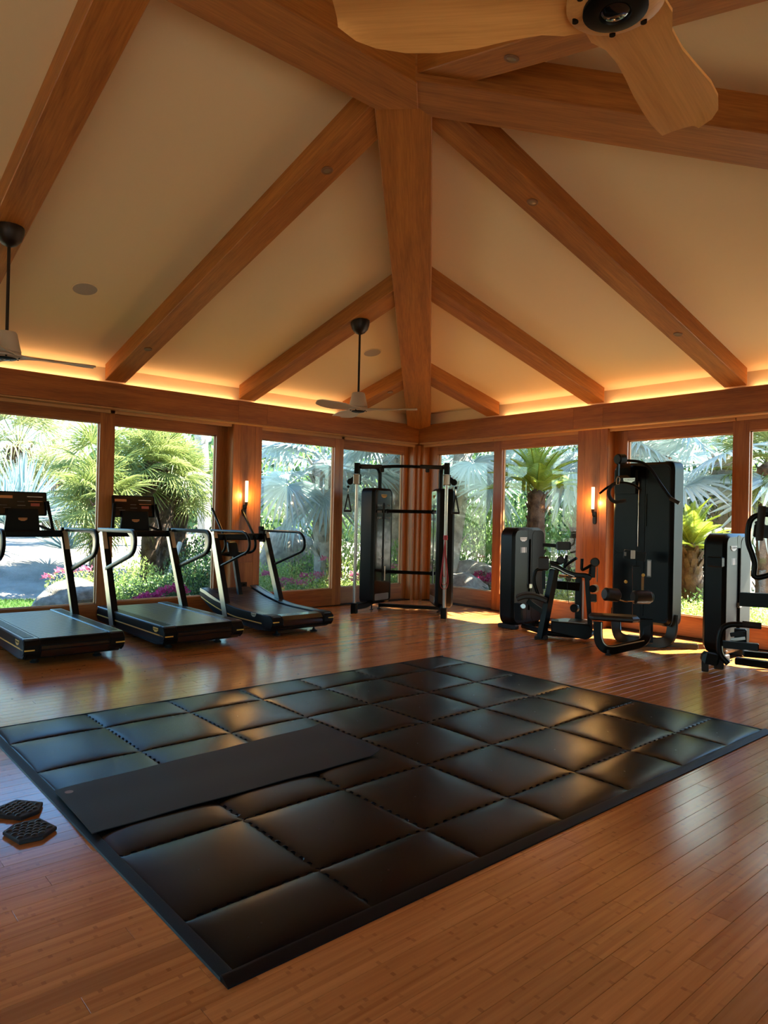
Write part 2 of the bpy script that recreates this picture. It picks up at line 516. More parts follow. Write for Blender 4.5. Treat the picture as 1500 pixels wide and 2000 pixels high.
# ================================================================ SETTING
XW, YF = 9.15, 8.77          # inner faces of the wall beams: x = -9.15 (left), y = 8.77 (far)
XE, YB = 1.85, -8.0          # right hand wall, back wall
def side_box(mb, side, a0, a1, d0, d1, z0, z1, ch=0.0):
    if side == 'left': mb.box(-d1, -d0, a0, a1, z0, z1, ch)
    elif side == 'far': mb.box(a0, a1, d0 - 0.38, d1 - 0.38, z0, z1, ch)
    else: mb.box(d0 - 7.30, d1 - 7.30, a0, a1, z0, z1, ch)
    return mb
def wmat(side, vert):
    if vert: return WZ
    return WX if side == 'far' else WY
def ceil_z(d): return 3.365 + 0.246 * d

# ---- ceiling: three sloping planes
def slab(poly, th=0.14):
    b = [Vector(p) for p in poly]; n = len(b)
    vs = b + [p + Vector((0, 0, th)) for p in b]
    a = (b[1] - b[0]).cross(b[2] - b[0]).z
    fs = [tuple(range(n)) if a < 0 else tuple(range(n))[::-1], tuple(range(n, 2 * n))[::-1] if a < 0 else tuple(range(n, 2 * n))]
    for i in range(n):
        j = (i + 1) % n
        fs.append((i, j, n + j, n + i) if a > 0 else (j, i, n + i, n + j))
    m = MB(); m.add(vs, fs); return m
EV = 1.29
zl = ceil_z(-EV)
APX = Vector((-3.65, 3.27, ceil_z(5.5)))
ceiling = struct('ceiling', label='cream plaster vaulted ceiling with sloping planes and exposed timber beams')
obj('ceiling_plane', slab([(-XW - EV, YF + EV, zl), tuple(APX), (-3.65, YB - .2, APX.z), (-XW - EV, YB - .2, zl)]), PLASTER, ceiling, smooth=False)
obj('ceiling_plane', slab([(-XW - EV, YF + EV, zl), (XE + EV, YF + EV, zl), tuple(APX)]), PLASTER, ceiling, smooth=False)
obj('ceiling_plane', slab([(XE + EV, YF + EV, zl), tuple(APX), (-3.65, YB - .2, APX.z), (XE + EV, YB - .2, zl)]), PLASTER, ceiling, smooth=False)

DEP = 0.20
def rafter(p_low, p_high, w=0.27, dep=DEP, name='rafter'):
    """p_low / p_high: plan points (x, y, ceiling z); vertical faced timber hanging 'dep' below the ceiling"""
    a, b = Vector(p_low), Vector(p_high)
    d = Vector((b.x - a.x, b.y - a.y, 0)); L = d.length; d.normalize()
    ol = [(0, a.z - dep), (L, b.z - dep), (L, b.z + 0.03), (0, a.z + 0.03)]
    side = Vector((0, 0, 1)).cross(d)
    mb = MB().prism(ol, Vector((a.x, a.y, 0)) - side * (w / 2), d, (0, 0, 1), side * w, 0.006)
    return axis_obj(name, mb, WB, ceiling, b - a, a)
for y in (3.335, 1.46, -0.42, -2.32, -4.22, -6.1):
    rafter((-XW, y, ceil_z(0)), (-3.80, y, ceil_z(5.35)))
    rafter((XE, y, ceil_z(0)), (-3.50, y, ceil_z(5.35)))
for y in (5.26, 7.16):
    e = YF - y
    rafter((-XW, y, ceil_z(0)), (-XW + e, y, ceil_z(e)))
    rafter((XE, y, ceil_z(0)), (XE - e, y, ceil_z(e)))
for x in (-7.44, -5.56):
    e = x + XW
    rafter((x, YF, ceil_z(0)), (x, YF - e, ceil_z(e)))
for x in (-1.75, 0.13):
    e = XE - x
    rafter((x, YF, ceil_z(0)), (x, YF - e, ceil_z(e)))
rafter((-3.65, YF, ceil_z(0)), (-3.65, 3.42, ceil_z(5.35)))
rafter((-XW + 0.02, YF - 0.02, ceil_z(0.02)), (-3.70, 3.32, ceil_z(5.45)), 0.41, 0.285, 'hip_beam')
rafter((XE - 0.02, YF - 0.02, ceil_z(0.02)), (-3.60, 3.32, ceil_z(5.45)), 0.41, 0.285, 'hip_beam')
rp = [(-3.86, YB), (-3.44, YB), (-3.44, 3.21), (-3.65, 3.42), (-3.86, 3.21)]
mb = MB().prism(rp, (0, 0, 4.40), (1, 0, 0), (0, 1, 0), (0, 0, 0.36), 0.006)
axis_obj('ridge_beam', mb, WB, ceiling, (0, 1, 0), (-3.65, -2, 4.5))

# ---- wall beams with cove, frieze, header above the doors
PIL_L = [5.37, 1.57, -2.23, -6.03]
PIL_F = [-5.684, -1.87]
def wall_side(side, lo, hi, pils, rafters, corner_hi, n):
    s = struct('trim_%d' % n, label={'left': 'long cedar wall beam above the left glass doors', 'far': 'cedar wall beam above the far glass doors', 'right': 'cedar wall beam on the right hand wall'}[side])
    cuts = [lo]
    for p in sorted(pils): cuts += [p - 0.24, p + 0.24]
    cuts.append(hi)
    for a, b in zip(cuts[:-1], cuts[1:]):
        if b - a < 0.1: continue
        ins = 0.0 if True else 0
        mb = MB()
        side_box(mb, side, a + .0015, b - .0015, XW, XW + 0.09, 2.832, 3.09, 0.002)
        side_box(mb, side, a + .0015, b - .0015, XW, XW + 0.022, 3.09, 3.145)
        obj('beam_board', mb, wmat(side, False), s)
    mb = side_box(MB(), side, lo, hi, XW + 0.012, XW + 0.30, 2.812, 2.830, 0.002)
    obj('beam_soffit', mb, WLIGHT, s)
    w = struct('wall_' + side, label={'left': 'plaster frieze and timber header of the left wall', 'far': 'plaster frieze and timber header of the far wall', 'right': 'plaster frieze and header of the right wall'}[side])
    mb = side_box(MB(), side, lo - .3, hi + (.3 if corner_hi else 0), XW + 0.092, XW + 0.20, 3.02, 3.36)
    obj('frieze', mb, PLASTER, w)
    mb = side_box(MB(), side, lo - .3, hi + .3, XW + 0.19, XW + 0.45, 2.785, 3.22)
    obj('header', mb, wmat(side, False), w)
    # cove light strips between the rafters
    rs = sorted(rafters)
    for a, b in zip(rs[:-1], rs[1:]):
        mb = side_box(MB(), side, a + 0.17, b - 0.17, XW + 0.028, XW + 0.080, 3.126, 3.139)
        obj('light_strip', mb, LED, s)
    return s
wall_side('left', YB, YF, PIL_L, [-8.0, -6.1, -4.22, -2.32, -.42, 1.46, 3.335, 5.26, 7.16], True, 1)
wall_side('far', -XW, XE, PIL_F, [-7.44, -5.56, -3.65, -1.75, .13], True, 2)
wall_side('right', YB, YF, PIL_L, [-8.0, -6.1, -4.22, -2.32, -.42, 1.46, 3.335, 5.26, 7.16], True, 3)
wbk = struct('wall_back', label='plain plaster back wall')
obj('wall_panel', MB().box(-9.7, 2.4, YB - .25, YB, -0.1, 4.9), PLASTER, wbk)

# ---- pilasters: boards on a core, one sconce and one outlet each
npil = [4]
def pilaster(side, c, w=0.48):
    t = struct('trim_%d' % npil[0], label='cedar clad pilaster between the glass doors'); npil[0] += 1
    obj('core', side_box(MB(), side, c - w / 2 + .004, c + w / 2 - .004, XW + .145, XW + .45, 0, 2.815), WZ, t)
    for a, b, z0, z1 in ((-.24, -.125, 0, 2.813), (-.121, .125, 0, .772), (-.121, .125, .776, 2.813), (.129, .24, 0, 2.813)):
        obj('board', side_box(MB(), side, c + a, c + b, XW + .13, XW + .155, z0, z1, .002), WZ, t)
    # side lining boards
    for sgn in (-1, 1):
        a = c + sgn * (w / 2 - .006)
        obj('board', side_box(MB(), side, min(a, a + sgn * .012), max(a, a + sgn * .012), XW + .14, XW + .44, 0, 2.813), WZ, t)
    return t
for p in PIL_L: pilaster('left', p)
for p in PIL_F: pilaster('far', p)
# corner post at the meeting of the glass walls
t = struct('trim_%d' % npil[0], label='cedar post in the corner between the two glass walls'); npil[0] += 1
obj('post', MB().box(-9.56, -9.26, 8.88, 9.18, 0, 2.81, .006), WZ, t)
obj('board', MB().box(-9.46, -9.32, 8.80, 8.885, 0, 2.81, .004), WZ, t)
obj('board', MB().box(-9.265, -9.18, 8.95, 9.09, 0, 2.81, .004), WZ, t)
obj('post', MB().box(1.96, 2.3, 8.88, 9.18, 0, 2.81, .006), WZ, t)

# ---- sliding glass doors
ndoor = [1]
def door_panel(t, side, f0, f1, g0, g1, d0):
    """frame from f0..f1, glass g0..g1, frame front at depth d0"""
    d1 = d0 + .10
    zb, zt = .285, 2.642
    for a, b in ((f0, g0), (g1, f1)):
        if b - a > .01: obj('stile', side_box(MB(), side, a, b, d0, d1, .012, 2.79, .003), WZ, t)
    obj('bottom_rail', side_box(MB(), side, g0, g1, d0 + .002, d1 - .002, .012, zb, .003), wmat(side, False), t)
    obj('top_rail', side_box(MB(), side, g0, g1, d0 + .002, d1 - .002, zt, 2.79, .003), wmat(side, False), t)
    # glazing bead
    mb = MB()
    for a, b, z0, z1 in ((g0, g1, zb, zb + .012), (g0, g1, zt - .012, zt), (g0, g0 + .012, zb, zt), (g1 - .012, g1, zb, zt)):
        side_box(mb, side, a, b, d0 + .045, d0 + .075, z0, z1)
    obj('glazing_bead', mb, WLIGHT, t)
    obj('glass_pane', side_box(MB(), side, g0, g1, d0 + .078, d0 + .084, zb, zt), GLASS, t, smooth=False)
def door_bay(side, p, rear, front, label):
    t = struct('door_%d' % ndoor[0], label=label); ndoor[0] += 1
    door_panel(t, side, *front, XW + .20)
    door_panel(t, side, *rear, XW + .315)
    lo = min(rear[0], front[0]); hi = max(rear[1], front[1])
    # threshold track and shade cassette
    obj('threshold', side_box(MB(), side, lo, hi, XW + .185, XW + .47, -.006, .010, .002), BLACKM, t)
    for a, b in ((front[0] + .03, front[1] - .02), (rear[0] + .02, rear[1] - .03)):
        obj('shade_cassette', side_box(MB(), side, a, b, XW + .155, XW + .185, 2.772, 2.812, .003), WLIGHT, t)
door_bay('left', 5.37, (7.13, 8.86, 7.20, 8.70), (5.50, 7.225, 5.62, 7.045), 'sliding glass door at the corner end of the left wall')
door_bay('left', 1.57, (3.32, 5.14, 3.40, 4.95), (1.70, 3.417, 1.85, 3.225), 'sliding glass door behind the two flat treadmills')
door_bay('left', -2.23, (-.48, 1.34, -.40, 1.15), (-2.1, -.383, -1.95, -.575), 'sliding glass door further along the left wall')
door_bay('left', -6.03, (-4.28, -2.46, -4.2, -2.65), (-5.9, -4.183, -5.75, -4.375), 'sliding glass door near the back of the left wall')
door_bay('far', 0, (-9.2, -7.52, -8.98, -7.62), (-7.569, -5.80, -7.40, -5.936), 'sliding glass door at the corner end of the far wall')
door_bay('far', 0, (-5.45, -3.68, -5.24, -3.80), (-3.725, -2.05, -3.555, -2.2), 'sliding glass door behind the tall pulldown machine')
obj('wall_panel', MB().box(-1.63, 2.3, 8.95, 9.2, 0, 2.80), PLASTER, struct('wall_far_lower', label='unseen plaster infill closing the end of the far wall'))  # unseen; solid instead of glass to keep reflections off the left doors
obj('wall_panel', MB().box(2.05, 2.30, 1.9, 9.0, 0, 2.80), PLASTER, struct('wall_right_lower', label='plain plaster right hand wall'))
for p in (-2.23, -6.03):
    door_bay('right', p, (p + 1.75, p + 3.6, p + 1.83, p + 3.4), (p + .13, p + 1.85, p + .28, p + 1.66), 'sliding glass door on the right hand wall')
for p in PIL_L[1:]: pilaster('right', p)

# ---- floor: bamboo planks along y
floor = struct('floor', label='honey coloured bamboo plank floor')
obj('subfloor', MB().box(-9.6, 2.3, YB, 9.2, -.10, -.0125), SUBFLOOR, floor)
PW = 0.0925
rp_ = random.Random(11)
planks = []
x = -9.36
i = 0
while x < XE + .12:
    y = YB - rp_.random() * 1.8
    while y < 8.98:
        L = 1.85 if rp_.random() < .8 else 0.92
        a, b = max(y, YB), min(y + L, 8.985)
        if b - a > .02: planks.append((x, a, b))
        y += L
    x += PW; i += 1
def seen_size(pl):
    c = Vector((pl[0] + PW / 2, (pl[1] + pl[2]) / 2, 0)) - CAM
    best = 0
    for yy in (pl[1], (pl[1] + pl[2]) / 2, pl[2]):
        c = Vector((pl[0] + PW / 2, yy, 0)) - CAM
        z = c.dot(fw)
        if z < .3: continue
        u, v = c.dot(r2) / z, c.dot(u2) / z
        if abs(u) < .56 and abs(v) < .74:
            inmat = -5.25 < pl[0] < -2.05 and 1.2 < yy < 5.4
            best = max(best, (0.02 if inmat else 1) * (pl[2] - pl[1]) / z ** 2.6)
    return best
planks.sort(key=seen_size, reverse=True)
def plank_mb(mb, x0, a, b):
    c = .0007
    return mb.prism([(x0 + .0006, a + .0006), (x0 + PW - .0006, a + .0006), (x0 + PW - .0006, b - .0006), (x0 + .0006, b - .0006)], (0, 0, -.012), (1, 0, 0), (0, 1, 0), (0, 0, .012), c)
pcache = {}
for (px, a, b) in planks[:296]:
    key = round(b - a, 3)
    if key not in pcache: pcache[key] = mesh_of('plank', plank_mb(MB(), 0, 0, b - a), BAMBOO, None, False)
    o = bpy.data.objects.new('plank', pcache[key]); C.objects.link(o); o.parent = floor; o.location = (px, a, 0)
mb = MB()
for (px, a, b) in planks[296:]: plank_mb(mb, px, a, b)
obj('far_planks', mb, BAMBOO, floor, smooth=False, kind='stuff')

# ---- recessed downlights in the timber, speakers in the plaster
def slope_frame(nx, ny):
    N = Vector((nx * .246, ny * .246, -1)).normalized()
    return N
def downlight(x, y, z, nx, ny, label):
    N = slope_frame(nx, ny)
    t = thing('recessed_downlight', label, 'light', (x, y, z), 'small round downlights in the timbers')
    P_ = Vector((x, y, z))
    obj('trim_ring', MB().lathe([(.030, -.002), (.030, .008), (.044, .008), (.047, .004), (.047, -.002)], P_, N, 24), plain_ring, t)
    obj('lens', MB().lathe([(.001, 0), (.031, 0), (.031, .006), (.001, .009)], P_, N, 20), LENS, t)
LENS = plain('lens_glass', (0.30, 0.22, 0.14), 0.15)
plain_ring = plain('downlight_ring', (0.22, 0.10, 0.04), 0.4)
def zb(d): return ceil_z(d) - DEP - .0005
downlight(-4.614, 3.335, zb(XW - 4.614), 1, 0, 'round downlight high on the left rafter meeting the ridge')
downlight(-8.127, 3.335, zb(XW - 8.127), 1, 0, 'round downlight low on the left rafter, above the treadmills')
downlight(-3.65, 4.752, zb(YF - 4.752), 0, -1, 'upper round downlight on the long rafter right of the hip beam')
downlight(-3.65, 7.307, zb(YF - 7.307), 0, -1, 'lower round downlight on the long rafter right of the hip beam')
downlight(-8.131, 7.16, zb(XW - 8.131), 1, 0, 'round downlight on the short rafter behind the middle fan')
downlight(-2.741, 3.335, zb(XE + 2.741), -1, 0, 'round downlight on the rafter beside the near fan')
def speaker(x, y, label):
    z = ceil_z(x + XW) - .001
    N = slope_frame(1, 0)
    t = thing('ceiling_speaker', label, 'speaker', (x, y, z), 'round speakers flush in the ceiling')
    obj('grille', MB().lathe([(.001, .004), (.118, .004), (.118, -.002), (.001, -.002)], (x, y, z), N, 40), SPEAKER, t)
    obj('rim', MB().lathe([(.118, -.002), (.118, .006), (.128, .005), (.130, -.002)], (x, y, z), N, 40), PLASTER, t)
speaker(-7.50, 2.40, 'round flush ceiling speaker above the left fan blade')
speaker(-7.50, 6.26, 'round flush ceiling speaker beside the middle fan rod')

# ---- wall sconces and outlets
def sconce(side, c, label):
    d = XW + .13
    def W(a, dd, z): return (-(d - dd), a, z) if side == 'left' else (a, d - .38 - dd, z)
    t = thing('wall_sconce', label, 'lamp', W(c, 0, 1.45), 'candle-like glass sconces on the pilasters')
    n_ = (1, 0, 0) if side == 'left' else (0, -1, 0)
    U_ = (0, 1, 0) if side == 'left' else (1, 0, 0)
    obj('backplate', MB().prism(rrect(-.028, .028, -.09, .09, .027), W(c, 0, 1.545), U_, (0, 0, 1), Vector(n_) * .014, .003), BRONZE, t)
    obj('arm', MB().tube([W(c, .01, 1.57), W(c, .05, 1.57), W(c, .06, 1.60), W(c, .06, 1.63)], .009, 10, .02), BRONZE, t)
    obj('cup', MB().lathe([(.008, 0), (.018, .008), (.023, .05), (.023, .055), (.019, .055)], W(c, .06, 1.615), (0, 0, 1), 20), BRONZE, t)
    tb = obj('glass_tube', MB().lathe([(.020, 0), (.021, .02), (.0235, .16), (.0235, .335), (.021, .34), (.019, .335), (.019, .02)], W(c, .06, 1.645), (0, 0, 1), 24), SCT, t)
    obj('bulb', MB().lathe([(.002, -.045), (.012, -.03), (.016, 0), (.012, .025), (.004, .055), (.001, .07)], W(c, .06, 1.75), (0, 0, 1), 16), BULB, t)
    L = bpy.data.lights.new('sconce_light', 'POINT'); L.energy = 5.0; L.color = (1.0, .55, .16); L.shadow_soft_size = .02
    lo = bpy.data.objects.new('sconce_light', L); C.objects.link(lo); lo.location = Vector(W(c, .095, 1.76))
    return t
def frosted():
    m, nt, n, l, b = newmat('frosted_glass')
    tr = n.new('ShaderNodeBsdfTransparent'); tr.inputs[0].default_value = (1, .9, .75, 1)
    em = n.new('ShaderNodeEmission'); em.inputs[0].default_value = (1, .62, .34, 1); em.inputs[1].default_value = 0.75
    mx = n.new('ShaderNodeMixShader'); mx.inputs[0].default_value = .78
    l.new(tr.outputs[0], mx.inputs[1]); l.new(em.outputs[0], mx.inputs[2]); l.new(mx.outputs[0], n['Material Output'].inputs[0])
    n.remove(b)
    return m
SCT = frosted()
sconce('left', 5.33, 'lit glass tube sconce on the left wall pilaster')
sconce('far', -5.62, 'lit glass tube sconce on the far wall pilaster')
def outlet(side, c, z, label):
    d = XW + .13
    m_ = MB(); side_box(m_, side, c - .05, c + .05, d - .008, d, z - .06, z + .06, .003)
    t = thing('wall_outlet', label, 'outlet', (-d, c, z) if side == 'left' else (c, d - .38, z), 'dark outlet plates on the pilasters')
    obj('cover_plate', m_, BRONZE, t)
    m2 = MB()
    for k in (-.022, .022): side_box(m2, side, c - .018, c + .018, d - .011, d - .007, z + k - .014, z + k + .014, .002)
    obj('socket', m2, BLACK, t)
outlet('left', 5.35, .42, 'dark outlet plate low on the left wall pilaster')
outlet('far', -5.63, .40, 'dark outlet plate low on the far wall pilaster')

# ---- ceiling fans
def fan(x, y, zc, zh, angs, label, bmat, blur=None):
    t = thing('ceiling_fan', label, 'ceiling fan', (x, y, zc), 'three-bladed ceiling fans')
    obj('canopy', MB().lathe([(.115, 0.02), (.115, 0), (.112, -.03), (.095, -.085), (.06, -.125), (.02, -.145), (.001, -.145)], (x, y, zc), (0, 0, 1), 32), BRONZE, t)
    obj('downrod', MB().cyl((x, y, zh + .19), (x, y, zc - .14), .013, 12), BRONZE, t)
    obj('motor_housing', MB().lathe([(.001, .205), (.07, .205), (.078, .195), (.098, .10), (.112, .045), (.112, .035), (.001, .035)], (x, y, zh), (0, 0, 1), 36), FANBACKLIT if bmat is not FANWOOD else FANWOOD, t)
    hub = obj('hub', MB().lathe([(.001, .04), (.10, .04), (.118, .02), (.118, .0), (.09, -.012), (.001, -.012)], (x, y, zh), (0, 0, 1), 36), bmat, t)
    obj('hub_cap', MB().lathe([(.078, -.011), (.078, -.020), (.060, -.026), (.040, -.026), (.036, -.020), (.001, -.020)], (x, y, zh), (0, 0, 1), 36), BLACK, t)
    obj('lens', MB().lathe([(.034, -.018), (.034, -.023), (.026, -.028), (.001, -.030)], (x, y, zh), (0, 0, 1), 24), BLACKG, t)
    for a in angs:
        for da in (-24, 24):
            q = R(a + da)
            sc = MB()
            sc.cyl((x + .099 * math.cos(q), y + .099 * math.sin(q), zh - .014), (x + .099 * math.cos(q), y + .099 * math.sin(q), zh - .004), .008, 10)
            obj('screw', sc, BLACK, hub)
    for a in angs:
        q = R(a)
        U_ = Vector((math.cos(q), math.sin(q), 0)); V_ = Vector((-math.sin(q), math.cos(q), 0))
        st = [(.05, .10, .10, 0), (.11, .105, .105, 2), (.17, .088, .088, 6), (.25, .092, .088, 10), (.34, .108, .096, 12), (.44, .120, .104, 10), (.53, .118, .106, 8), (.61, .100, .104, 6), (.66, .070, .100, 6), (.70, .020, .094, 6)]
        vs = []; fs = []
        for r_, l_, rr, tw in st:
            tw = R(tw)
            for k in range(7):
                f = -1 + 2 * k / 6
                wv = (l_ if f < 0 else rr) * f
                cz = -.012 * (f * f)
                p = U_ * r_ + V_ * (wv * math.cos(tw)) + Vector((0, 0, wv * math.sin(tw) + cz + .012))
                vs.append(Vector((x, y, zh)) + p)
        nn = len(vs)
        th = Vector((0, 0, .010))
        vs += [v + th for v in vs[:nn]]
        m = 7
        for i_ in range(len(st) - 1):
            for k in range(m - 1):
                a0 = i_ * m + k
                fs.append((a0, a0 + 1, a0 + m + 1, a0 + m)[::-1]); fs.append((nn + a0, nn + a0 + 1, nn + a0 + m + 1, nn + a0 + m))
        for i_ in range(len(st) - 1):
            for k, s_ in ((0, 1), (m - 1, -1)):
                a0 = i_ * m + k; q4 = (a0, a0 + m, nn + a0 + m, nn + a0)
                fs.append(q4 if s_ > 0 else q4[::-1])
        for k in range(m - 1):
            a0 = (len(st) - 1) * m + k; fs.append((a0, a0 + 1, nn + a0 + 1, nn + a0))
            fs.append((k, nn + k, nn + k + 1, k + 1))
        mbb = MB().add(vs, fs)
        axis_obj('blade', mbb, bmat, t, U_, (x, y, zh))
    return t
fan(-6.543, 5.26, zb(XW - 6.543) + .0, 2.76, (41, 161, -79), 'pale three-bladed fan hanging in the middle, in front of the hip beam', FANBACKLIT)
fan(-6.491, 1.46, zb(XW - 6.491) + .0, 2.76, (83, 203, -37), 'three-bladed fan on a dark rod at the left edge', FANBACKLIT)
fan(-0.95, 1.55, zb(XE + .95) + .0, 2.78, (101, 222, -19), 'near fan with honey wood blades at the top right', FANWOOD)

# ================================================================ PUZZLE MAT
MX = [-5.285, -4.875, -4.260, -3.640, -3.015, -2.390, -2.035]
MY = [1.165, 1.765, 2.385, 3.005, 3.620, 4.245, 4.870, 5.450]
mat = thing('puzzle_mat', 'large black interlocking rubber tile mat on the bamboo floor', 'mat', (-3.66, 3.3, 0))
obj('mat_base', MB().box(-5.285, -2.035, 1.165, 5.45, .001, .010), RUBDARK, mat, smooth=False)
for pr_, O, U, W in (
        ([(0, 0), (.045, 0), (.045, .019), (.038, .020), (.004, .007)], (-5.33, 1.12, 0), (1, 0, 0), (0, 4.375, 0)),
        ([(0, 0), (.052, 0), (.052, .006), (.014, .020), (0, .019)], (-2.035, 1.12, 0), (1, 0, 0), (0, 4.375, 0)),
        ([(0, 0), (.045, 0), (.045, .019), (.038, .020), (.004, .007)], (-5.285, 1.12, 0), (0, 1, 0), (3.25, 0, 0)),
        ([(0, 0), (.045, 0), (.045, .006), (.014, .020), (0, .019)], (-5.285, 5.45, 0), (0, 1, 0), (3.25, 0, 0))):
    obj('border_ramp', MB().prism(pr_, O, U, (0, 0, 1), W, .001), RUBDARK, mat)
def tooth(s):
    p = (s / .062) % 1.0
    if p < .12: v = p / .12
    elif p < .5: v = 1
    elif p < .62: v = 1 - (p - .5) / .12
    else: v = 0
    return (v - .5) * .017
def tile(x0, x1, y0, y1, ex0, ex1, ey0, ey1):
    # fine rows on the tooth edges, few rows inside
    def axis(a, b):
        n = int(round((b - a) / .062 * 8)); e = [a + (b - a) * i / n for i in range(n + 1)]
        return e
    xs, ys = axis(x0, x1), axis(y0, y1)
    g = .0018
    # rings: outer edge with teeth -> lip -> inner rings
    def ring(t):
        """t in 0..1 from the edge to the centre; returns loop of points"""
        pts = []
        hx, hy = (x1 - x0) / 2, (y1 - y0) / 2
        k = min(hx, hy) * t
        fade = 1 if t <= .02 else 0
        def P(x, y):
            u = min(1, abs((x - (x0 + x1) / 2) / hx)); v = min(1, abs((y - (y0 + y1) / 2) / hy))
            z = .0125 + .0175 * ((1 - u ** 3) * (1 - v ** 3)) ** .45
            return Vector((x, y, z))
        def sc(v, lo, hi): return lo + k + (v - lo) / (hi - lo) * (hi - lo - 2 * k)
        for x in xs[:-1]: pts.append(P(sc(x, x0, x1), y0 + k + (tooth(x) * fade + g if ey0 else 0)))
        for y in ys[:-1]: pts.append(P(x1 - k + (tooth(y) * fade - g if ex1 else 0), sc(y, y0, y1)))
        for x in xs[::-1][:-1]: pts.append(P(sc(x, x0, x1), y1 - k + (tooth(x) * fade - g if ey1 else 0)))
        for y in ys[::-1][:-1]: pts.append(P(x0 + k + (tooth(y) * fade + g if ex0 else 0), sc(y, y0, y1)))
        return pts
    mb = MB(); loops = []
    low = [p - Vector((0, 0, .006)) for p in ring(0)]
    loops.append(low)
    for t in (0, .012, .03, .06, .10, .15, .23, .34, .48, .66, .85, .97): loops.append(ring(t))
    n = len(low); vs = [p for l_ in loops for p in l_]
    fs = []
    for a in range(len(loops) - 1):
        for i_ in range(n):
            j = (i_ + 1) % n
            fs.append((a * n + i_, a * n + j, (a + 1) * n + j, (a + 1) * n + i_))
    fs.append(tuple(range((len(loops) - 1) * n, len(loops) * n)))
    return mb.add(vs, fs)
for a in range(6):
    for b in range(7):
        o = obj('tile', tile(MX[a], MX[a + 1], MY[b], MY[b + 1], a > 0, a < 5, b > 0, b < 6), RUBBER, mat, at=((MX[a] + MX[a + 1]) / 2, (MY[b] + MY[b + 1]) / 2, 0), ang=50)

# exercise mat lying on the tiles
ym = thing('exercise_mat', 'long thin charcoal exercise mat unrolled on the black tiles', 'mat', (-3.6, 2.0, .034))
c00, c10, c01, c11 = Vector((-3.884, 1.150, 0)), Vector((-3.268, 1.135, 0)), Vector((-3.99, 2.925, 0)), Vector((-3.285, 2.880, 0))
nu, nv = 14, 60
vs = []; fs = []
for lay in (0, 1):
    for j in range(nv + 1):
        for i_ in range(nu + 1):
            u, v = i_ / nu, j / nv
            p = (c00 * (1 - u) + c10 * u) * (1 - v) + (c01 * (1 - u) + c11 * u) * v
            z = .0345 + .0015 * math.sin(v * 19 + u * 3) + .001 * math.sin(u * 11)
            z += .030 * max(0, (v - .955) / .045) ** 1.6 * (.35 + .65 * u)       # far end curls up
            if v < .03: z -= .003 * (1 - v / .03)
            vs.append(p + Vector((0, 0, z + (0 if lay == 0 else .0045))))
NL = (nu + 1) * (nv + 1)
for j in range(nv):
    for i_ in range(nu):
        a = j * (nu + 1) + i_
        fs.append((a, a + nu + 1, a + nu + 2, a + 1)); fs.append((NL + a, NL + a + 1, NL + a + nu + 2, NL + a + nu + 1))
for j in range(nv):
    for i_, f_ in ((0, 0), (nu, 1)):
        a = j * (nu + 1) + i_; q = (a, NL + a, NL + a + nu + 1, a + nu + 1); fs.append(q[::-1] if f_ == 0 else q)
for i_ in range(nu):
    for j, f_ in ((0, 0), (nv, 1)):
        a = j * (nu + 1) + i_; q = (a, a + 1, NL + a + 1, NL + a); fs.append(q if f_ == 0 else q[::-1])
obj('mat_sheet', MB().add(vs, fs), YOGA, ym)
obj('round_logo', MB().lathe([(.001, .0005), (.021, .0005), (.021, 0), (.001, 0)], (-3.806, 1.20, .0412), (0, 0, 1), 24), plain('faded_logo', (.20, .13, .12), .6), ym, label='small faded round logo in the corner')

# two quilted hexagonal pads
def hexpad(c, rot, label):
    t = thing('hexagonal_pad', label, 'exercise pad', (c[0], c[1], 0), 'quilted hexagonal pads on the floor')
    ol = [(-.069, -.088), (.082, -.087), (.113, .006), (.065, .096), (-.084, .092), (-.112, -.019)]
    co, si = math.cos(rot), math.sin(rot)
    U_, V_ = Vector((co, si, 0)), Vector((-si, co, 0))
    obj('base', MB().prism(ol, (c[0], c[1], .001), U_, V_, (0, 0, .020), .004), RUB, t)
    def inside(u, v):
        for k in range(6):
            (x0, y0), (x1, y1) = ol[k], ol[(k + 1) % 6]
            if (x1 - x0) * (v - y0) - (y1 - y0) * (u - x0) < .016 * math.hypot(x1 - x0, y1 - y0): return False
        return True
    q = MB()
    for i_ in range(-5, 6):
        for j in range(-4, 5):
            u, v = i_ * .026, j * .034 + (.017 if i_ % 2 else 0)
            if not inside(u, v): continue
            s0 = MB().lathe([(.0165, 0), (.0135, .004), (.008, .0066), (.001, .0074)], (0, 0, 0), (0, 0, 1), 10)
            vs = [Vector((c[0], c[1], .0205)) + U_ * (u + p.x * .76) + V_ * (v + p.y) + Vector((0, 0, p.z)) for p in s0.v]
            q.add(vs, s0.f)
    obj('quilting', q, PAD, t, kind='stuff')
    return t
hexpad((-3.520, .938), R(12), 'quilted black hexagonal pad nearer the camera, beside the mat edge')
hexpad((-3.800, .960), R(38), 'quilted black hexagonal pad cut by the left picture edge')

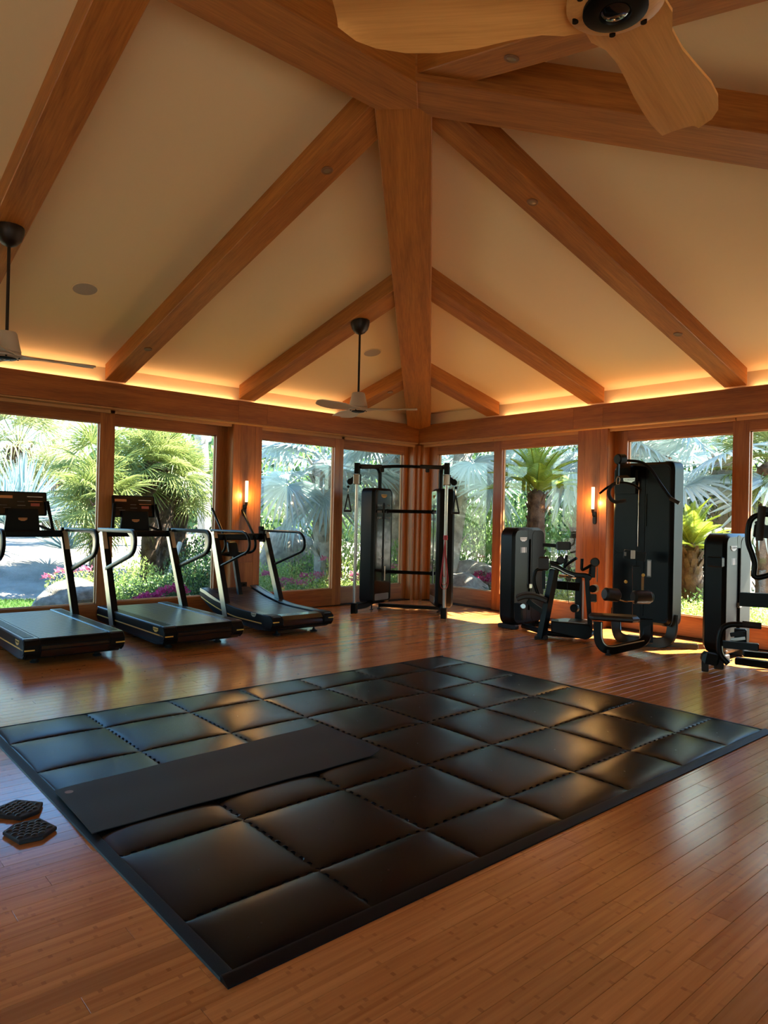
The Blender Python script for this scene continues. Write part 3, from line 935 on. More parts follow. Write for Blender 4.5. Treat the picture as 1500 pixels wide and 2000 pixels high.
# ================================================================ TREADMILLS
def plate_text(parent, pos, U, V, w):
    return emblem(parent, pos, U, V, w, GOLD, BLACK)
def treadmill(loc, label):
    """runs along x: rear end at x=0, front at -2.1; local coordinates"""
    t = thing('treadmill', label, 'treadmill', loc, 'flat slat-belt treadmills facing the left windows')
    L = dict(parent=t, local=True)
    Wd = .47
    side = [(0.0, .12), (.012, .16), (.008, .215), (-.04, .258), (-1.93, .258), (-2.03, .245), (-2.07, .20), (-2.06, .14), (-1.98, .085), (-.30, .045), (-.06, .075)]
    obj('chassis', MB().prism(side, (0, -Wd + .02, 0), (1, 0, 0), (0, 0, 1), (0, 2 * Wd - .04, 0), .012), BLACK, **L)
    for s in (-1, 1):
        y0 = -Wd if s < 0 else Wd - .14
        obj('side_rail', MB().prism(rrect(-2.05, -.02, y0, y0 + .14, .02), (0, 0, .245), (1, 0, 0), (0, 1, 0), (0, 0, .030), .006), BELT, **L)
        rb = MB()
        for k in range(62):
            xx = -1.95 + k * .030
            rb.box(xx, xx + .013, y0 + .025, y0 + .115, .2745, .2785)
        obj('grip_ribs', rb, BELT, kind='stuff', **L)
        yo = s * (Wd + .001)
        obj('side_skirt', MB().prism([(-2.0, .10), (-.05, .085), (.0, .12), (.0, .235), (-.05, .262), (-2.0, .262), (-2.05, .22), (-2.05, .14)], (0, yo - s * .02 if s > 0 else yo, 0), (1, 0, 0), (0, 0, 1), (0, .02, 0), .004), BLACKM, **L)
        ys = yo + (.0 if s > 0 else -.004)
        obj('gold_stripe', MB().box(-2.02, -.02, ys, ys + .004, .166, .178), GOLD, **L)
        # rear corner housings with a short piece of stripe
        yc = s * (Wd - .07)
        obj('rear_housing', MB().prism([(-.02, .115), (.018, .15), (.020, .215), (-.03, .270), (-.12, .274), (-.12, .10)], (0, yc - .075, 0), (1, 0, 0), (0, 0, 1), (0, .15, 0), .008), BLACK, **L)
        obj('gold_stripe', MB().box(.0, .023, yc - (.07 if s < 0 else .02), yc + (.02 if s < 0 else .07), .166, .178), GOLD, **L)
        # upright
        p0, p1 = Vector((-1.46, s * (Wd - .0), .10)), Vector((-1.98, s * (Wd - .02), 1.235))
        d_ = (p1 - p0).normalized()
        obj('upright', MB().bar(p0, p1, .055, .125, (1, 0, .4), .006), ALU, **L)
        obj('upright_cover', MB().bar(p0 + Vector((.068, -s * .010, .02)), p1 + Vector((.068, -s * .010, -.02)), .075, .012, (1, 0, .4), .003), BLACK, **L)
        # handrail: flat top, wide strap round the end, bar back to the upright
        yh = s * (Wd - .0)
        obj('handrail', MB().strap([(-2.05, yh, 1.258), (-.90, yh, 1.268), (-.835, yh, 1.12), (-.90, yh, 1.0), (-1.76, yh, .785)], .052, .030, (0, 1, 0), .14, 7).add([], []), BLACKM, **L) if False else None
        pts = rounded([(-2.03, yh, 1.255), (-.875, yh, 1.268), (-.835, yh, 1.11), (-.92, yh, 1.0), (-1.74, yh, .775)], .12, 7)
        wds = []
        n_ = len(pts)
        mbh = MB(); prof = [(-.026, -.013), (.026, -.013), (.026, .013), (-.026, .013)]
        mbh.sweep(pts, [(-.024, -.014), (-.018, -.018), (.018, -.018), (.024, -.014), (.024, .014), (.018, .018), (-.018, .018), (-.024, .014)], upv=(0, s * 1.0, 0) if False else (0, 1, 0))
        obj('handrail', mbh, BLACKM, **L)
        obj('grip_panel', MB().prism([(-1.07, 1.245), (-.93, 1.245), (-.885, 1.20), (-.87, 1.10), (-.93, 1.03), (-1.00, .995), (-.955, 1.10), (-.965, 1.19)], (0, yh - .012, 0), (1, 0, 0), (0, 0, 1), (0, .024, 0), .002), ALU, **L)
    # belt and slats
    obj('belt_bed', MB().box(-2.0, -.03, -.325, .325, .250, .262, .003), BLACK, **L)
    sl = MB()
    for k in range(33):
        xx = -1.985 + k * .0592
        sl.box(xx, xx + .052, -.322, .322, .262, .2715, .002)
    obj('slat_belt', sl, BELT, kind='stuff', **L)
    obj('rear_roller_cover', MB().prism([(-.005, .10), (.012, .15), (.010, .20), (-.04, .252), (-.10, .258), (-.10, .09)], (0, -.322, 0), (1, 0, 0), (0, 0, 1), (0, .644, 0), .005), BLACKG, **L)
    for s in (-1, 1):
        for xx in (-.28, -1.75):
            obj('foot', MB().lathe([(.04, 0), (.045, .012), (.028, .022), (.02, .05), (.02, .09)], (xx, s * .30, 0), (0, 0, 1), 16), RUB, **L)
    # crossbar and console
    obj('crossbar', MB().box(-2.03, -1.93, -.45, .45, 1.165, 1.245, .018), BLACK, **L)
    obj('console_neck', MB().prism([(-.20, 1.20), (.20, 1.20), (.17, 1.50), (-.17, 1.50)], (-2.09, 0, 0), (0, 1, 0), (0, 0, 1), (.055, 0, 0), .008), BLACK, **L)
    tl = Vector((.16, 0, 1)).normalized()     # screen plane leans back
    O = Vector((-2.11, 0, 1.415)); U_ = Vector((0, 1, 0)); V_ = Vector((-.14, 0, 1)).normalized(); N_ = U_.cross(V_)
    bz = obj('screen_housing', MB().prism(rrect(-.285, .285, 0, .29, .02), O, U_, V_, N_ * .032, .006), BLACK, **L)
    obj('display', MB().prism(rrect(-.272, .272, .014, .276, .012), O + N_ * .0315, U_, V_, N_ * .002), BLACKG, **L)
    def flat(u0, u1, v0, v1, m): obj('print', MB().prism([(u0, v0), (u1, v0), (u1, v1), (u0, v1)], O + N_ * .0336, U_, V_, N_ * .0008), m, **L)
    flat(-.255, -.10, .205, .238, ORANGEP)
    flat(.06, .235, .225, .232, WHITE); flat(.07, .235, .172, .177, ORANGEP)
    flat(.10, .20, .115, .150, REDP); flat(-.05, .03, .165, .168, GREYP); flat(-.24, -.16, .12, .123, GREYP); flat(-.05, .04, .12, .124, GREYP); flat(-.20, -.12, .09, .093, GREYP)
    e = emblem(t, (-2.033 + loc[0], loc[1], loc[2] + 1.375), (0, 1, 0), (0, 0, 1), .10, ORANGEP, BLACK)
    obj('side_arm', MB().strap([(-2.03, .18, 1.30), (-1.99, .34, 1.235), (-1.98, .42, 1.215)], .03, .03, (0, 0, 1), .05), BLACK, **L)
    for s in (-1, 1):
        obj('push_handle', MB().bar((-1.98, s * .325, 1.24), (-2.06, s * .275, 1.60), .035, .028, (1, 0, 0), .006), BLACK, **L)
        obj('safety_knob', MB().prism(rrect(-.03, .03, 0, .04, .01), (-1.93, s * .40, 1.243), (1, 0, 0), (0, 0, 1), (0, .035, 0), .004), BLACK, **L)
    for s in (-1, 1):
        emblem(t, (loc[0] - .22, loc[1] + s * (Wd + (.002 if s < 0 else .022)), loc[2] + .222), (-s, 0, 0), (0, 0, 1), .13, GOLD, BLACK)
    return t
t2 = treadmill((-7.16, 3.66, 0), 'flat treadmill with lit console in the middle of the row, second from the left edge')
t1 = dup_tree(t2, (-7.16, 2.29, 0), 'flat treadmill cut off by the left picture edge')

def curved_treadmill(loc):
    t = thing('curved_treadmill', 'curved manual treadmill with push handles, nearest the cable machine', 'treadmill', loc)
    L = dict(parent=t, local=True)
    Wd = .455
    def top(x):  # belt height along the length
        u = x / -1.86
        return .215 + .03 * max(0, (u - .0)) + .16 * max(0, (u - .42) / .58) ** 1.7
    xs = [-1.86 * i / 24 for i in range(25)]
    o_ = [(x, top(x)) for x in xs]
    und = [(-1.80, .24), (-1.55, .14), (-1.2, .08), (-.4, .05), (-.08, .07), (.0, .11), (.015, .16), (.005, .20)]
    obj('chassis', MB().prism(o_[1:] + und, (0, -Wd + .03, 0), (1, 0, 0), (0, 0, 1), (0, 2 * Wd - .06, 0), .004), BLACK, **L)
    for s in (-1, 1):
        y0 = -Wd if s < 0 else Wd - .025
        # outer skirt follows the curve
        ol = [(x, top(x) + .038) for x in xs[1:]] + [(-1.90, .36)] + [(x, top(x) - .085 - .03 * (x / -1.86)) for x in xs[::-1][:-1]]
        obj('side_skirt', MB().prism(ol, (0, y0, 0), (1, 0, 0), (0, 0, 1), (0, .025, 0), .004), BLACKM, **L)
        ys = (-Wd - .002) if s < 0 else Wd
        st = [(x, top(x) - .060 - .020 * (x / -1.86)) for x in xs[3:]]
        stripe = st + [(x, z - .013) for x, z in st[::-1]]
        obj('gold_stripe', MB().prism(stripe, (0, ys, 0), (1, 0, 0), (0, 0, 1), (0, .003, 0)), GOLD, **L)
        rl = MB(); prof = [(-.05, -.008), (.05, -.008), (.05, .008), (-.05, .008)]
        rl.sweep([(x, s * (Wd - .075), top(x) + .030) for x in xs], prof, upv=(0, 0, 1))
        obj('side_rail', rl, BELT, **L)
        front = MB().sweep([(-1.885, s * (Wd + .002), top(-1.86) + .012), (-1.75, s * (Wd + .002), top(-1.75) + .018), (-1.6, s * (Wd + .002), top(-1.6) + .018), (-1.45, s * (Wd + .002), top(-1.45) + .018), (-1.28, s * (Wd + .002), top(-1.28) + .018)], [(-.004, -.022), (.004, -.022), (.004, .022), (-.004, .022)], upv=(0, 0, 1), scale=[1, 1, .95, .8, .4])
        obj('skirt_trim', front, ALU, **L)
        p0, p1 = Vector((-1.14, s * (Wd - .02), .09)), Vector((-1.62, s * (Wd - .04), 1.235))
        obj('upright', MB().bar(p0, p1, .05, .12, (1, 0, .4), .006), ALU, **L)
        obj('upright_cover', MB().bar(p0 + Vector((.066, -s * .008, .02)), p1 + Vector((.066, -s * .008, -.02)), .07, .012, (1, 0, .4), .003), BLACK, **L)
        yh = s * (Wd - .03)
        obj('handrail', MB().tube([(-1.66, yh, 1.255), (-.72, yh, 1.262), (-.61, yh, 1.16), (-.62, yh, 1.02), (-1.34, yh, .79)], .018, 12, .11), BLACKM, **L)
        # long sled handles from low in front up to the hands
        ysl = s * .24
        obj('push_handle', MB().tube([(-1.78, s * .05, .93), (-1.70, ysl, .93), (-1.58, ysl, 1.00), (-1.59, ysl, 1.14), (-2.0, ysl, 1.56)], .019, 12, .09), BLACKM, **L)
        obj('foot', MB().lathe([(.045, 0), (.05, .012), (.022, .022), (.014, .04), (.014, .10)], (-.16, s * .28, 0), (0, 0, 1), 16), RUB, **L)
        obj('foot', MB().lathe([(.045, 0), (.05, .012), (.022, .022), (.014, .04), (.014, .10)], (-1.3, s * .30, 0), (0, 0, 1), 16), RUB, **L)
        yc = s * (Wd - .075)
        obj('rear_housing', MB().prism([(-.01, .10), (.030, .15), (.032, .22), (-.03, .262), (-.22, .262), (-.22, .09)], (0, yc - .08, 0), (1, 0, 0), (0, 0, 1), (0, .16, 0), .012), BLACK, **L)
        obj('gold_stripe', MB().box(.02, .035, yc - (.075 if s < 0 else .01), yc + (.01 if s < 0 else .075), .185, .196), GOLD, **L)
        emblem(t, (loc[0] - .42, loc[1] + s * (Wd + .003), .235), (-s, 0, 0), (0, 0, 1), .12, ALU, BLACK)
    obj('rear_roller_cover', MB().prism([(-.01, .10), (.015, .15), (.015, .205), (-.03, .25), (-.16, .256), (-.16, .08)], (0, -.30, 0), (1, 0, 0), (0, 0, 1), (0, .60, 0), .006), BLACKG, **L)
    sl = MB()
    for k in range(30):
        x0 = -.17 - k * .0565
        a = Vector((x0, 0, top(x0) + .014)); b = Vector((x0 - .048, 0, top(x0 - .048) + .014))
        sl.bar(a, b, .60, .016, (0, 0, 1), .003)
    obj('slat_belt', sl, BELT, kind='stuff', **L)
    obj('crossbar', MB().box(-1.70, -1.62, -.42, .42, 1.12, 1.215, .012), BLACK, **L)
    obj('crossbar_clamp', MB().box(-1.72, -1.58, .37, .45, 1.09, 1.27, .01), BLACK, **L)
    obj('device_holder', MB().box(-1.66, -1.62, .33, .40, 1.26, 1.32, .006), BLACK, **L)
    obj('low_console', MB().prism(rrect(-.075, .075, -.10, .10, .03), (-1.80, -.02, 1.0), (0, 1, 0), (-.3, 0, 1), (.05, 0, -.02), .006), BLACK, **L)
    obj('console_frame', MB().tube([(-1.82, -.34, 1.10), (-1.80, -.30, .95), (-1.79, -.1, .90), (-1.79, .2, .91)], .022, 10, .08), BLACK, **L)
    obj('center_post', MB().bar((-1.55, 0, .28), (-1.80, 0, 1.0), .06, .05, (1, 0, 0), .006), BLACK, **L)
    return t
curved_treadmill((-7.30, 5.06, 0))

# ================================================================ CABLE CROSSOVER MACHINE (two towers)
BO = Vector((-7.905, 7.222, 0))
be = Vector((.829, .559, 0)); bb = Vector((-.559, .829, 0))     # right, back
def BP(a, b, z): return BO + be * a + bb * b + Vector((0, 0, z))
cm = thing('cable_machine', 'black twin-tower cable machine with pull-up bar in the corner', 'gym machine', tuple(BO))
for s in (-1, 1):
    na = R(-56 + (68 if s < 0 else -68))
    N_ = Vector((math.cos(na), math.sin(na), 0)); U_ = Vector((-math.sin(na), math.cos(na), 0))
    c = BP(s * .53, .60, 0)
    # shell: rounded slab
    tw = obj('tower', MB().prism(rrect(-.27, .27, .11, 1.955, .08), c - N_ * .15, U_, (0, 0, 1), N_ * .275, .035), SHELL, cm, at=c)
    obj('front_panel', MB().prism(rrect(-.205, .205, .16, 1.92, .05), c + N_ * .12, U_, (0, 0, 1), N_ * .010, .004), BLACKG, tw)
    obj('weight_slot', MB().prism(rrect(-.022, .022, .46, 1.72, .02), c + N_ * .129, U_, (0, 0, 1), N_ * .004), RUB, tw)
    for r_ in range(3):
        for q in (-.15, -.11, -.07, .07, .11, .15):
            obj('print', MB().prism(rrect(q - .012, q + .012, 1.66 - r_ * .10, 1.695 - r_ * .10, .004), c + N_ * .1301, U_, (0, 0, 1), N_ * .0008), GREYP, tw)
    obj('weight_label', MB().prism(rrect(.045, .075, .47, .70, .002), c + N_ * .1301, U_, (0, 0, 1), N_ * .0012), WHITE, tw)
    obj('selector_pin', MB().lathe([(.012, 0), (.012, .02), (.004, .024)], c + N_ * .133 + Vector((0, 0, .83)), N_, 12), SILVER, tw)
    obj('weight_tray', MB().prism(rrect(-.19, .17, .165, .27, .02), c + N_ * .1301, U_, (0, 0, 1), N_ * .003), SILVER, tw)
    emblem(cm, c + N_ * .131 + Vector((0, 0, 1.83)), U_, (0, 0, 1), .15, GOLD, BLACK)
    # pulley column
    p = BP(s * .70, 0, 0)
    obj('column', MB().cyl(p + Vector((0, 0, .10)), p + Vector((0, 0, 2.22)), .026, 20), SILVER, cm)
    obj('column_cap', MB().prism(rrect(-.04, .04, -.04, .04, .012), p + Vector((0, 0, 2.15)), be, bb, (0, 0, .17), .006), BLACK, cm)
    obj('column_foot', MB().prism(rrect(-.045, .045, -.05, .05, .01), p, be, bb, (0, 0, .16), .006), BLACK, cm)
    obj('base_arm', MB().strap([p + Vector((0, 0, .10)), BP(s * .62, .28, .09), BP(s * .56, .48, .13)], .07, .09, (0, 0, 1), .1), BLACK, cm)
    # carriage with swivel pulley, strap and stirrup handle
    ca = obj('carriage', MB().prism(rrect(-.05, .05, -.045, .045, .01), p + Vector((0, 0, 1.99)), be, bb, (0, 0, .15), .006), SILVER, cm)
    obj('carriage_cover', MB().prism(rrect(-.055, .055, -.02, .055, .01), p + Vector((0, 0, 1.985)), be, bb, (0, 0, .16), .006), BLACK, ca)
    od = be * s
    pv = p + od * .11 + Vector((0, 0, 2.03))
    obj('swivel_arm', MB().bar(p + od * .03 + Vector((0, 0, 2.09)), pv + Vector((0, 0, .0)), .035, .07, (0, 0, 1), .008), BLACK, ca)
    obj('pulley', MB().cyl(pv - bb * .02, pv + bb * .02, .048, 20, .008), BLACK, ca)
    h0 = pv + od * .03 + Vector((0, 0, -.03))
    obj('cable_ball', MB().lathe([(.001, -.022), (.016, -.014), (.022, 0), (.016, .014), (.001, .022)], h0 - Vector((0, 0, .05)), (0, 0, 1), 14), BLACK, ca)
    obj('clip', MB().tube([h0 + Vector((0, 0, -.07)), h0 + Vector((.008, 0, -.10)), h0 + Vector((0, 0, -.15)), h0 + Vector((-.008, 0, -.10))], .004, 8, closed=True), CHROME, ca)
    a_ = h0 + Vector((0, 0, -.16))
    st = obj('stirrup_strap', MB().strap([a_ + be * -.055 + Vector((0, 0, -.26)), a_ + be * -.04 + Vector((0, 0, -.2)), a_, a_ + be * .04 + Vector((0, 0, -.2)), a_ + be * .055 + Vector((0, 0, -.26))], .022, .006, bb, .02), RUB, ca)
    obj('stirrup_grip', MB().cyl(a_ + be * -.062 + Vector((0, 0, -.265)), a_ + be * .062 + Vector((0, 0, -.265)), .016, 14, .004), RUB, ca)
    # arm from the tower over to the column head
    obj('top_arm', MB().tube([BP(s * .50, .60, 1.90), BP(s * .50, .60, 2.29), BP(s * .62, .30, 2.29), BP(s * .70, .02, 2.27)], .034, 14, .13), BLACKM, cm)
    for q in (-.10, .10):
        obj('foot', MB().lathe([(.03, 0), (.034, .008), (.012, .016), (.010, .12)], c + U_ * q, (0, 0, 1), 14), RUB, cm)
obj('pull_up_bar', MB().tube([BP(-.70, .02, 2.25), BP(-.5, -.02, 2.25), BP(0, -.03, 2.27), BP(.5, -.02, 2.25), BP(.70, .02, 2.25)], .024, 14, .2), BLACKM, cm)
for s in (-1, 1):
    obj('bar_grip', MB().tube([BP(s * .62, -.015, 2.252), BP(s * .30, -.03, 2.262)], .031, 14), RUB, cm)
    obj('hook', MB().prism(rrect(-.03, .03, -.07, 0, .02), BP(s * .36, .20, 2.26), be, (0, 0, 1), bb * .03, .004), RUB, cm)
for z in (.61, 1.59):
    obj('crossbar', MB().cyl(BP(-.50, .66, z), BP(.50, .66, z), .028, 14), BLACKM, cm)
    for s in (-1, 1): obj('crossbar_flange', MB().cyl(BP(s * .36, .66, z), BP(s * .40, .66, z), .040, 14, .004), BLACK, cm)
obj('base_crossbar', MB().bar(BP(-.50, .70, .06), BP(.50, .70, .06), .07, .05, (0, 0, 1), .006), BLACKM, cm)
# red elastic band hanging on the right column
bd = thing('resistance_band', 'red looped resistance band hanging from the right column of the cable machine', 'exercise band', tuple(BP(.70, -.035, 1.2)))
q = BP(.70, -.036, 0)
obj('knot', MB().lathe([(.030, -.03), (.036, -.015), (.032, .01), (.034, .03), (.030, .04)], BP(.70, 0, 1.20), (0, 0, 1), 18), REDBAND, bd)
for w_, zl_, dd in ((.062, .44, .004), (.045, .50, .012), (.020, .62, .016)):
    obj('band_loop', MB().tube([q + Vector((0, 0, 1.19)) + bb * -dd, q + be * -w_ * .35 + bb * -dd + Vector((0, 0, .95)), q + be * -w_ + bb * -dd + Vector((0, 0, zl_ + .14)), q + be * -w_ * .8 + bb * -dd + Vector((0, 0, zl_ + .02)), q + bb * -dd + Vector((0, 0, zl_)), q + be * w_ * .8 + bb * -dd + Vector((0, 0, zl_ + .02)), q + be * w_ + bb * -dd + Vector((0, 0, zl_ + .14)), q + be * w_ * .35 + bb * -dd + Vector((0, 0, .95)), q + bb * -dd + Vector((0, 0, 1.19))], .0045, 8, .1), REDBAND, bd)

# ================================================================ SEATED REAR DELT / ROW MACHINE
cF = Vector((-.591, .807, 0)); cR = Vector((.807, .591, 0))
def V3(*a): return Vector(a)
def tower_x(t, x1, y0, y1, z0, z1, shell, face, thick=.25, slot=.5):
    """weight tower whose broad face looks along +x"""
    r = .13
    tw = obj('tower', MB().prism(rrect(y0, y1, z0, z1, r), (x1 - thick, 0, 0), (0, 1, 0), (0, 0, 1), (thick, 0, 0), .035), shell, t, at=(x1 - thick / 2, (y0 + y1) / 2, z0))
    ym_ = y0 + (y1 - y0) * slot
    obj('face_panel', MB().prism(rrect(y0 + .03, ym_ - .05, z0 + .04, z1 - .035, .09), (x1 - .003, 0, 0), (0, 1, 0), (0, 0, 1), (.007, 0, 0), .003), face, tw)
    obj('face_panel', MB().prism(rrect(ym_ + .05, y1 - .03, z0 + .04, z1 - .035, .09), (x1 - .003, 0, 0), (0, 1, 0), (0, 0, 1), (.007, 0, 0), .003), face, tw)
    obj('weight_slot', MB().prism(rrect(ym_ - .045, ym_ + .045, z0 + .04, z1 - .02, .03), (x1 - .003, 0, 0), (0, 1, 0), (0, 0, 1), (.005, 0, 0)), BLACK, tw)
    obj('guide_rod', MB().cyl((x1 + .012, ym_, z0 + .20), (x1 + .012, ym_, z1 - .16), .012, 10), BLACKM, tw)
    for q in (0, .035, .07, .105):
        obj('print', MB().prism(rrect(ym_ - .10 - q, ym_ - .078 - q, z1 - .345, z1 - .27, .004), (x1 + .0045, 0, 0), (0, 1, 0), (0, 0, 1), (.0008, 0, 0)), WHITE if 0 < q < .1 else GREYP, tw)
    obj('latch', MB().box(x1 + .004, x1 + .03, ym_ - .03, ym_ + .03, z0 + .50, z0 + .56, .006), SILVER, tw)
    emblem(t, (x1 + .006, ym_ - .155, z1 - .16), (0, 1, 0), (0, 0, 1), .15, WHITE, BLACK)
    return tw
rm = thing('rear_delt_machine', 'black seated rear shoulder machine left of the far wall sconce', 'gym machine', (-5.75, 7.75, 0))
tower_x(rm, -6.05, 7.62, 8.33, .05, 1.39, SHELL, BLACKM)
obj('tower_foot', MB().box(-6.33, -6.03, 7.66, 7.74, 0, .06, .01), RUB, rm)
obj('tower_foot', MB().box(-6.33, -6.03, 8.20, 8.28, 0, .06, .01), RUB, rm)
obj('front_post', MB().bar((-5.378, 7.358, 0.009), (-5.260, 7.444, 0.885), .10, .075, (1, 0, 0), .008), BLACKM, rm)
obj('front_foot', MB().bar((-5.444, 7.309, 0.011), (-5.312, 7.406, 0.034), .08, .05, (0, 0, 1), .01), RUB, rm)
obj('seat', MB().strap([(-5.614, 7.160, 0.506), (-5.538, 7.216, 0.549), (-5.435, 7.291, 0.549), (-5.318, 7.376, 0.497)], .30, .065, (0, 0, 1), .05), PAD, rm)
obj('seat_bracket', MB().bar((-5.523, 7.251, 0.471), (-5.358, 7.372, 0.339), .05, .06, (0, 0, 1), .006), BLACKM, rm)
obj('seat_pivot', MB().cyl((-5.532, 7.182, 0.410), (-5.612, 7.285, 0.394), .035, 16, .006), SILVER, rm)
obj('seat_link', MB().bar((-5.646, 7.223, 0.434), (-5.632, 7.234, 0.213), .05, .10, (1, 0, 0), .006), BLACKM, rm)
obj('back_pad', MB().bar((-5.348, 7.342, 0.869), (-5.351, 7.340, 1.042), .13, .06, cF, .02), PAD, rm)
obj('loop_arm', MB().tube([(-5.376, 7.359, 0.879), (-5.448, 7.306, 0.876), (-5.466, 7.293, 0.720), (-5.412, 7.333, 0.542)], .022, 12, .08), BLACKM, rm)
obj('pad_post', MB().bar((-5.378, 7.382, 0.865), (-5.374, 7.385, 0.633), .04, .035, cF, .004), BLACKM, rm)
obj('chest_pad', MB().bar((-5.267, 7.476, 1.179), (-5.121, 7.583, 1.185), .09, .105, (0, 0, 1), .018), PAD, rm)
obj('chest_arm', MB().bar((-5.429, 7.419, 1.186), (-5.274, 7.508, 1.179), .035, .045, (0, 0, 1), .006), BLACKM, rm)
obj('swing_beam', MB().strap([(-5.306, 7.410, 0.934), (-5.236, 7.462, 0.918), (-5.164, 7.514, 0.863), (-5.064, 7.587, 0.823), (-4.945, 7.675, 0.823), (-4.900, 7.707, 0.787)], .06, .055, cF, .06), BLACKM, rm)
obj('swing_trim', MB().strap([(-5.276, 7.389, 0.924), (-5.215, 7.433, 0.907), (-5.134, 7.492, 0.847), (-5.044, 7.558, 0.807)], .012, .012, cF, .06), SILVER, rm)
obj('back_arm', MB().strap([(-5.336, 7.450, 0.969), (-5.271, 7.510, 0.959), (-5.242, 7.556, 0.960)], .04, .05, cF, .04), BLACKM, rm)
for px_ in (((-5.225, 7.519, 1.000), (-5.270, 7.585, 0.996), .052), ((-4.847, 7.696, 0.994), (-4.901, 7.781, 0.988), .056)):
    obj('roller_pad', MB().cyl(px_[0], px_[1], px_[2], 24, .012), PAD, rm)
obj('handle', MB().tube([(-5.183, 7.550, 0.899), (-5.179, 7.553, 0.977), (-5.165, 7.563, 1.067)], .020, 12, .03), BLACKM, rm)
obj('handle', MB().tube([(-5.172, 7.545, 0.926), (-5.116, 7.549, 0.974), (-5.020, 7.558, 1.037)], .020, 12, .03), BLACKM, rm)
obj('handle', MB().tube([(-4.976, 7.614, 1.032), (-4.979, 7.612, 0.886), (-4.937, 7.681, 0.925), (-4.913, 7.722, 0.957), (-4.926, 7.713, 0.836)], .019, 12, .03), BLACKM, rm)
obj('lever', MB().bar((-4.888, 7.728, 0.952), (-4.891, 7.727, 0.800), .05, .06, cF, .006), BLACKM, rm)
obj('lever_rod', MB().cyl((-4.843, 7.749, 0.929), (-4.845, 7.747, 0.752), .007, 8), SILVER, rm)
obj('roller', MB().cyl((-4.872, 7.703, 0.663), (-4.875, 7.775, 0.665), .050, 20, .01), WHITE, rm)
obj('roller_cap', MB().cyl((-4.856, 7.665, 0.666), (-4.868, 7.706, 0.663), .046, 20, .006), BLACK, rm)
obj('right_post', MB().bar((-4.900, 7.708, 0.140), (-4.945, 7.675, 0.823), .055, .05, cF, .005), BLACKM, rm)
obj('rear_post', MB().bar((-5.211, 7.913, 0.105), (-5.217, 7.909, 0.766), .085, .07, cF, .006), BLACKM, rm)
obj('post_side', MB().bar((-5.149, 7.921, 0.152), (-5.153, 7.919, 0.732), .012, .06, cF, .002), SILVER, rm)
obj('cross_beam', MB().bar((-5.357, 7.621, 0.675), (-5.182, 7.873, 0.652), .06, .105, (0, 0, 1), .008), BLACKM, rm)
obj('upper_rod', MB().cyl((-5.271, 7.560, 0.802), (-5.164, 7.762, 0.777), .018, 12), CHROME, rm)
obj('cable_wheel', MB().cyl((-5.095, 7.626, 0.403), (-5.103, 7.683, 0.398), .052, 22, .008), BLACK, rm)
obj('wheel_rim', MB().cyl((-5.102, 7.671, 0.399), (-5.098, 7.698, 0.397), .050, 22, .004), SILVER, rm)
obj('cable', MB().tube([(-5.189, 7.595, 0.820), (-5.158, 7.618, 0.448)], .003, 6), BLACK, rm)
obj('footplate', MB().prism([(0, 0), (.40, .02), (.52, .16), (.44, .36), (.16, .36), (.02, .20)], (-5.263, 7.417, 0.206), cR, cF, (0, 0, .03), .006), SILVER, rm)
obj('plate_grip', MB().prism([(.20, .06), (.40, .07), (.47, .17), (.40, .32), (.24, .32)], ((-5.263, 7.417, 0.206)[0], (-5.263, 7.417, 0.206)[1], (-5.263, 7.417, 0.206)[2] + .031), cR, cF, (0, 0, .004), .001), SHELLG, rm)
obj('lower_body', MB().prism([(0, .10), (.42, .03), (.48, .06), (.50, .15), (.46, .22), (.0, .24)], ((-5.259, 7.395, 0.068)[0], (-5.259, 7.395, 0.068)[1], 0), cR, (0, 0, 1), cF * .22, .012), BLACK, rm)
obj('base_tube', MB().tube([(-6.0, 7.80, .05), (-5.45, 7.55, .05), (-4.987, 7.767, 0.052), (-5.035, 7.980, 0.071)], .035, 12, .12), BLACKM, rm)
obj('base_tube', MB().tube([(-6.0, 8.1, .06), (-5.62, 8.0, .06), (-5.206, 7.917, 0.106)], .035, 12, .12), BLACKM, rm)
obj('lower_pad', MB().bar((-5.043, 7.975, 0.568), (-5.041, 7.976, 0.463), .09, .04, cF, .008), PAD, rm)
obj('foot', MB().cyl((-5.36, 8.0, 0), (-5.36, 8.0, .06), .03, 12), RUB, rm)

# ================================================================ TALL LAT PULLDOWN MACHINE
lm = thing('lat_pulldown_machine', 'tallest black pulldown machine with seat and roller pads, right of the sconce', 'gym machine', (-4.4, 7.9, 0))
TX0, TX1, TY = -4.86, -4.07, 8.10
tw = obj('tower', MB().prism(rrect(TX0, TX1, .26, 2.235, .10), (0, TY + .27, 0), (1, 0, 0), (0, 0, 1), (0, -.27, 0), .03), SHELL, lm, at=((TX0 + TX1) / 2, TY, .26))
# grey side band on the right edge
obj('side_band', MB().sweep(rounded([(TX1 - .12, TY + .14, 2.238), (TX1 + .003, TY + .14, 2.238), (TX1 + .003, TY + .14, .258), (TX1 - .12, TY + .14, .258)], .11, 8), [(-.105, -.004), (.105, -.004), (.105, .004), (-.105, .004)], upv=(.7, 0, .71)), SHELLG, tw)
obj('face_panel', MB().prism(rrect(TX0 + .04, -4.52, 1.12, 2.18, .06), (0, TY + .004, 0), (1, 0, 0), (0, 0, 1), (0, -.008, 0), .003), SHELL, tw)
obj('face_panel', MB().prism(rrect(TX0 + .04, -4.52, .32, 1.10, .06), (0, TY + .004, 0), (1, 0, 0), (0, 0, 1), (0, -.008, 0), .003), SHELL, tw)
obj('weight_slot', MB().prism(rrect(-4.51, -4.42, .34, 2.17, .03), (0, TY + .004, 0), (1, 0, 0), (0, 0, 1), (0, -.010, 0)), BLACK, tw)
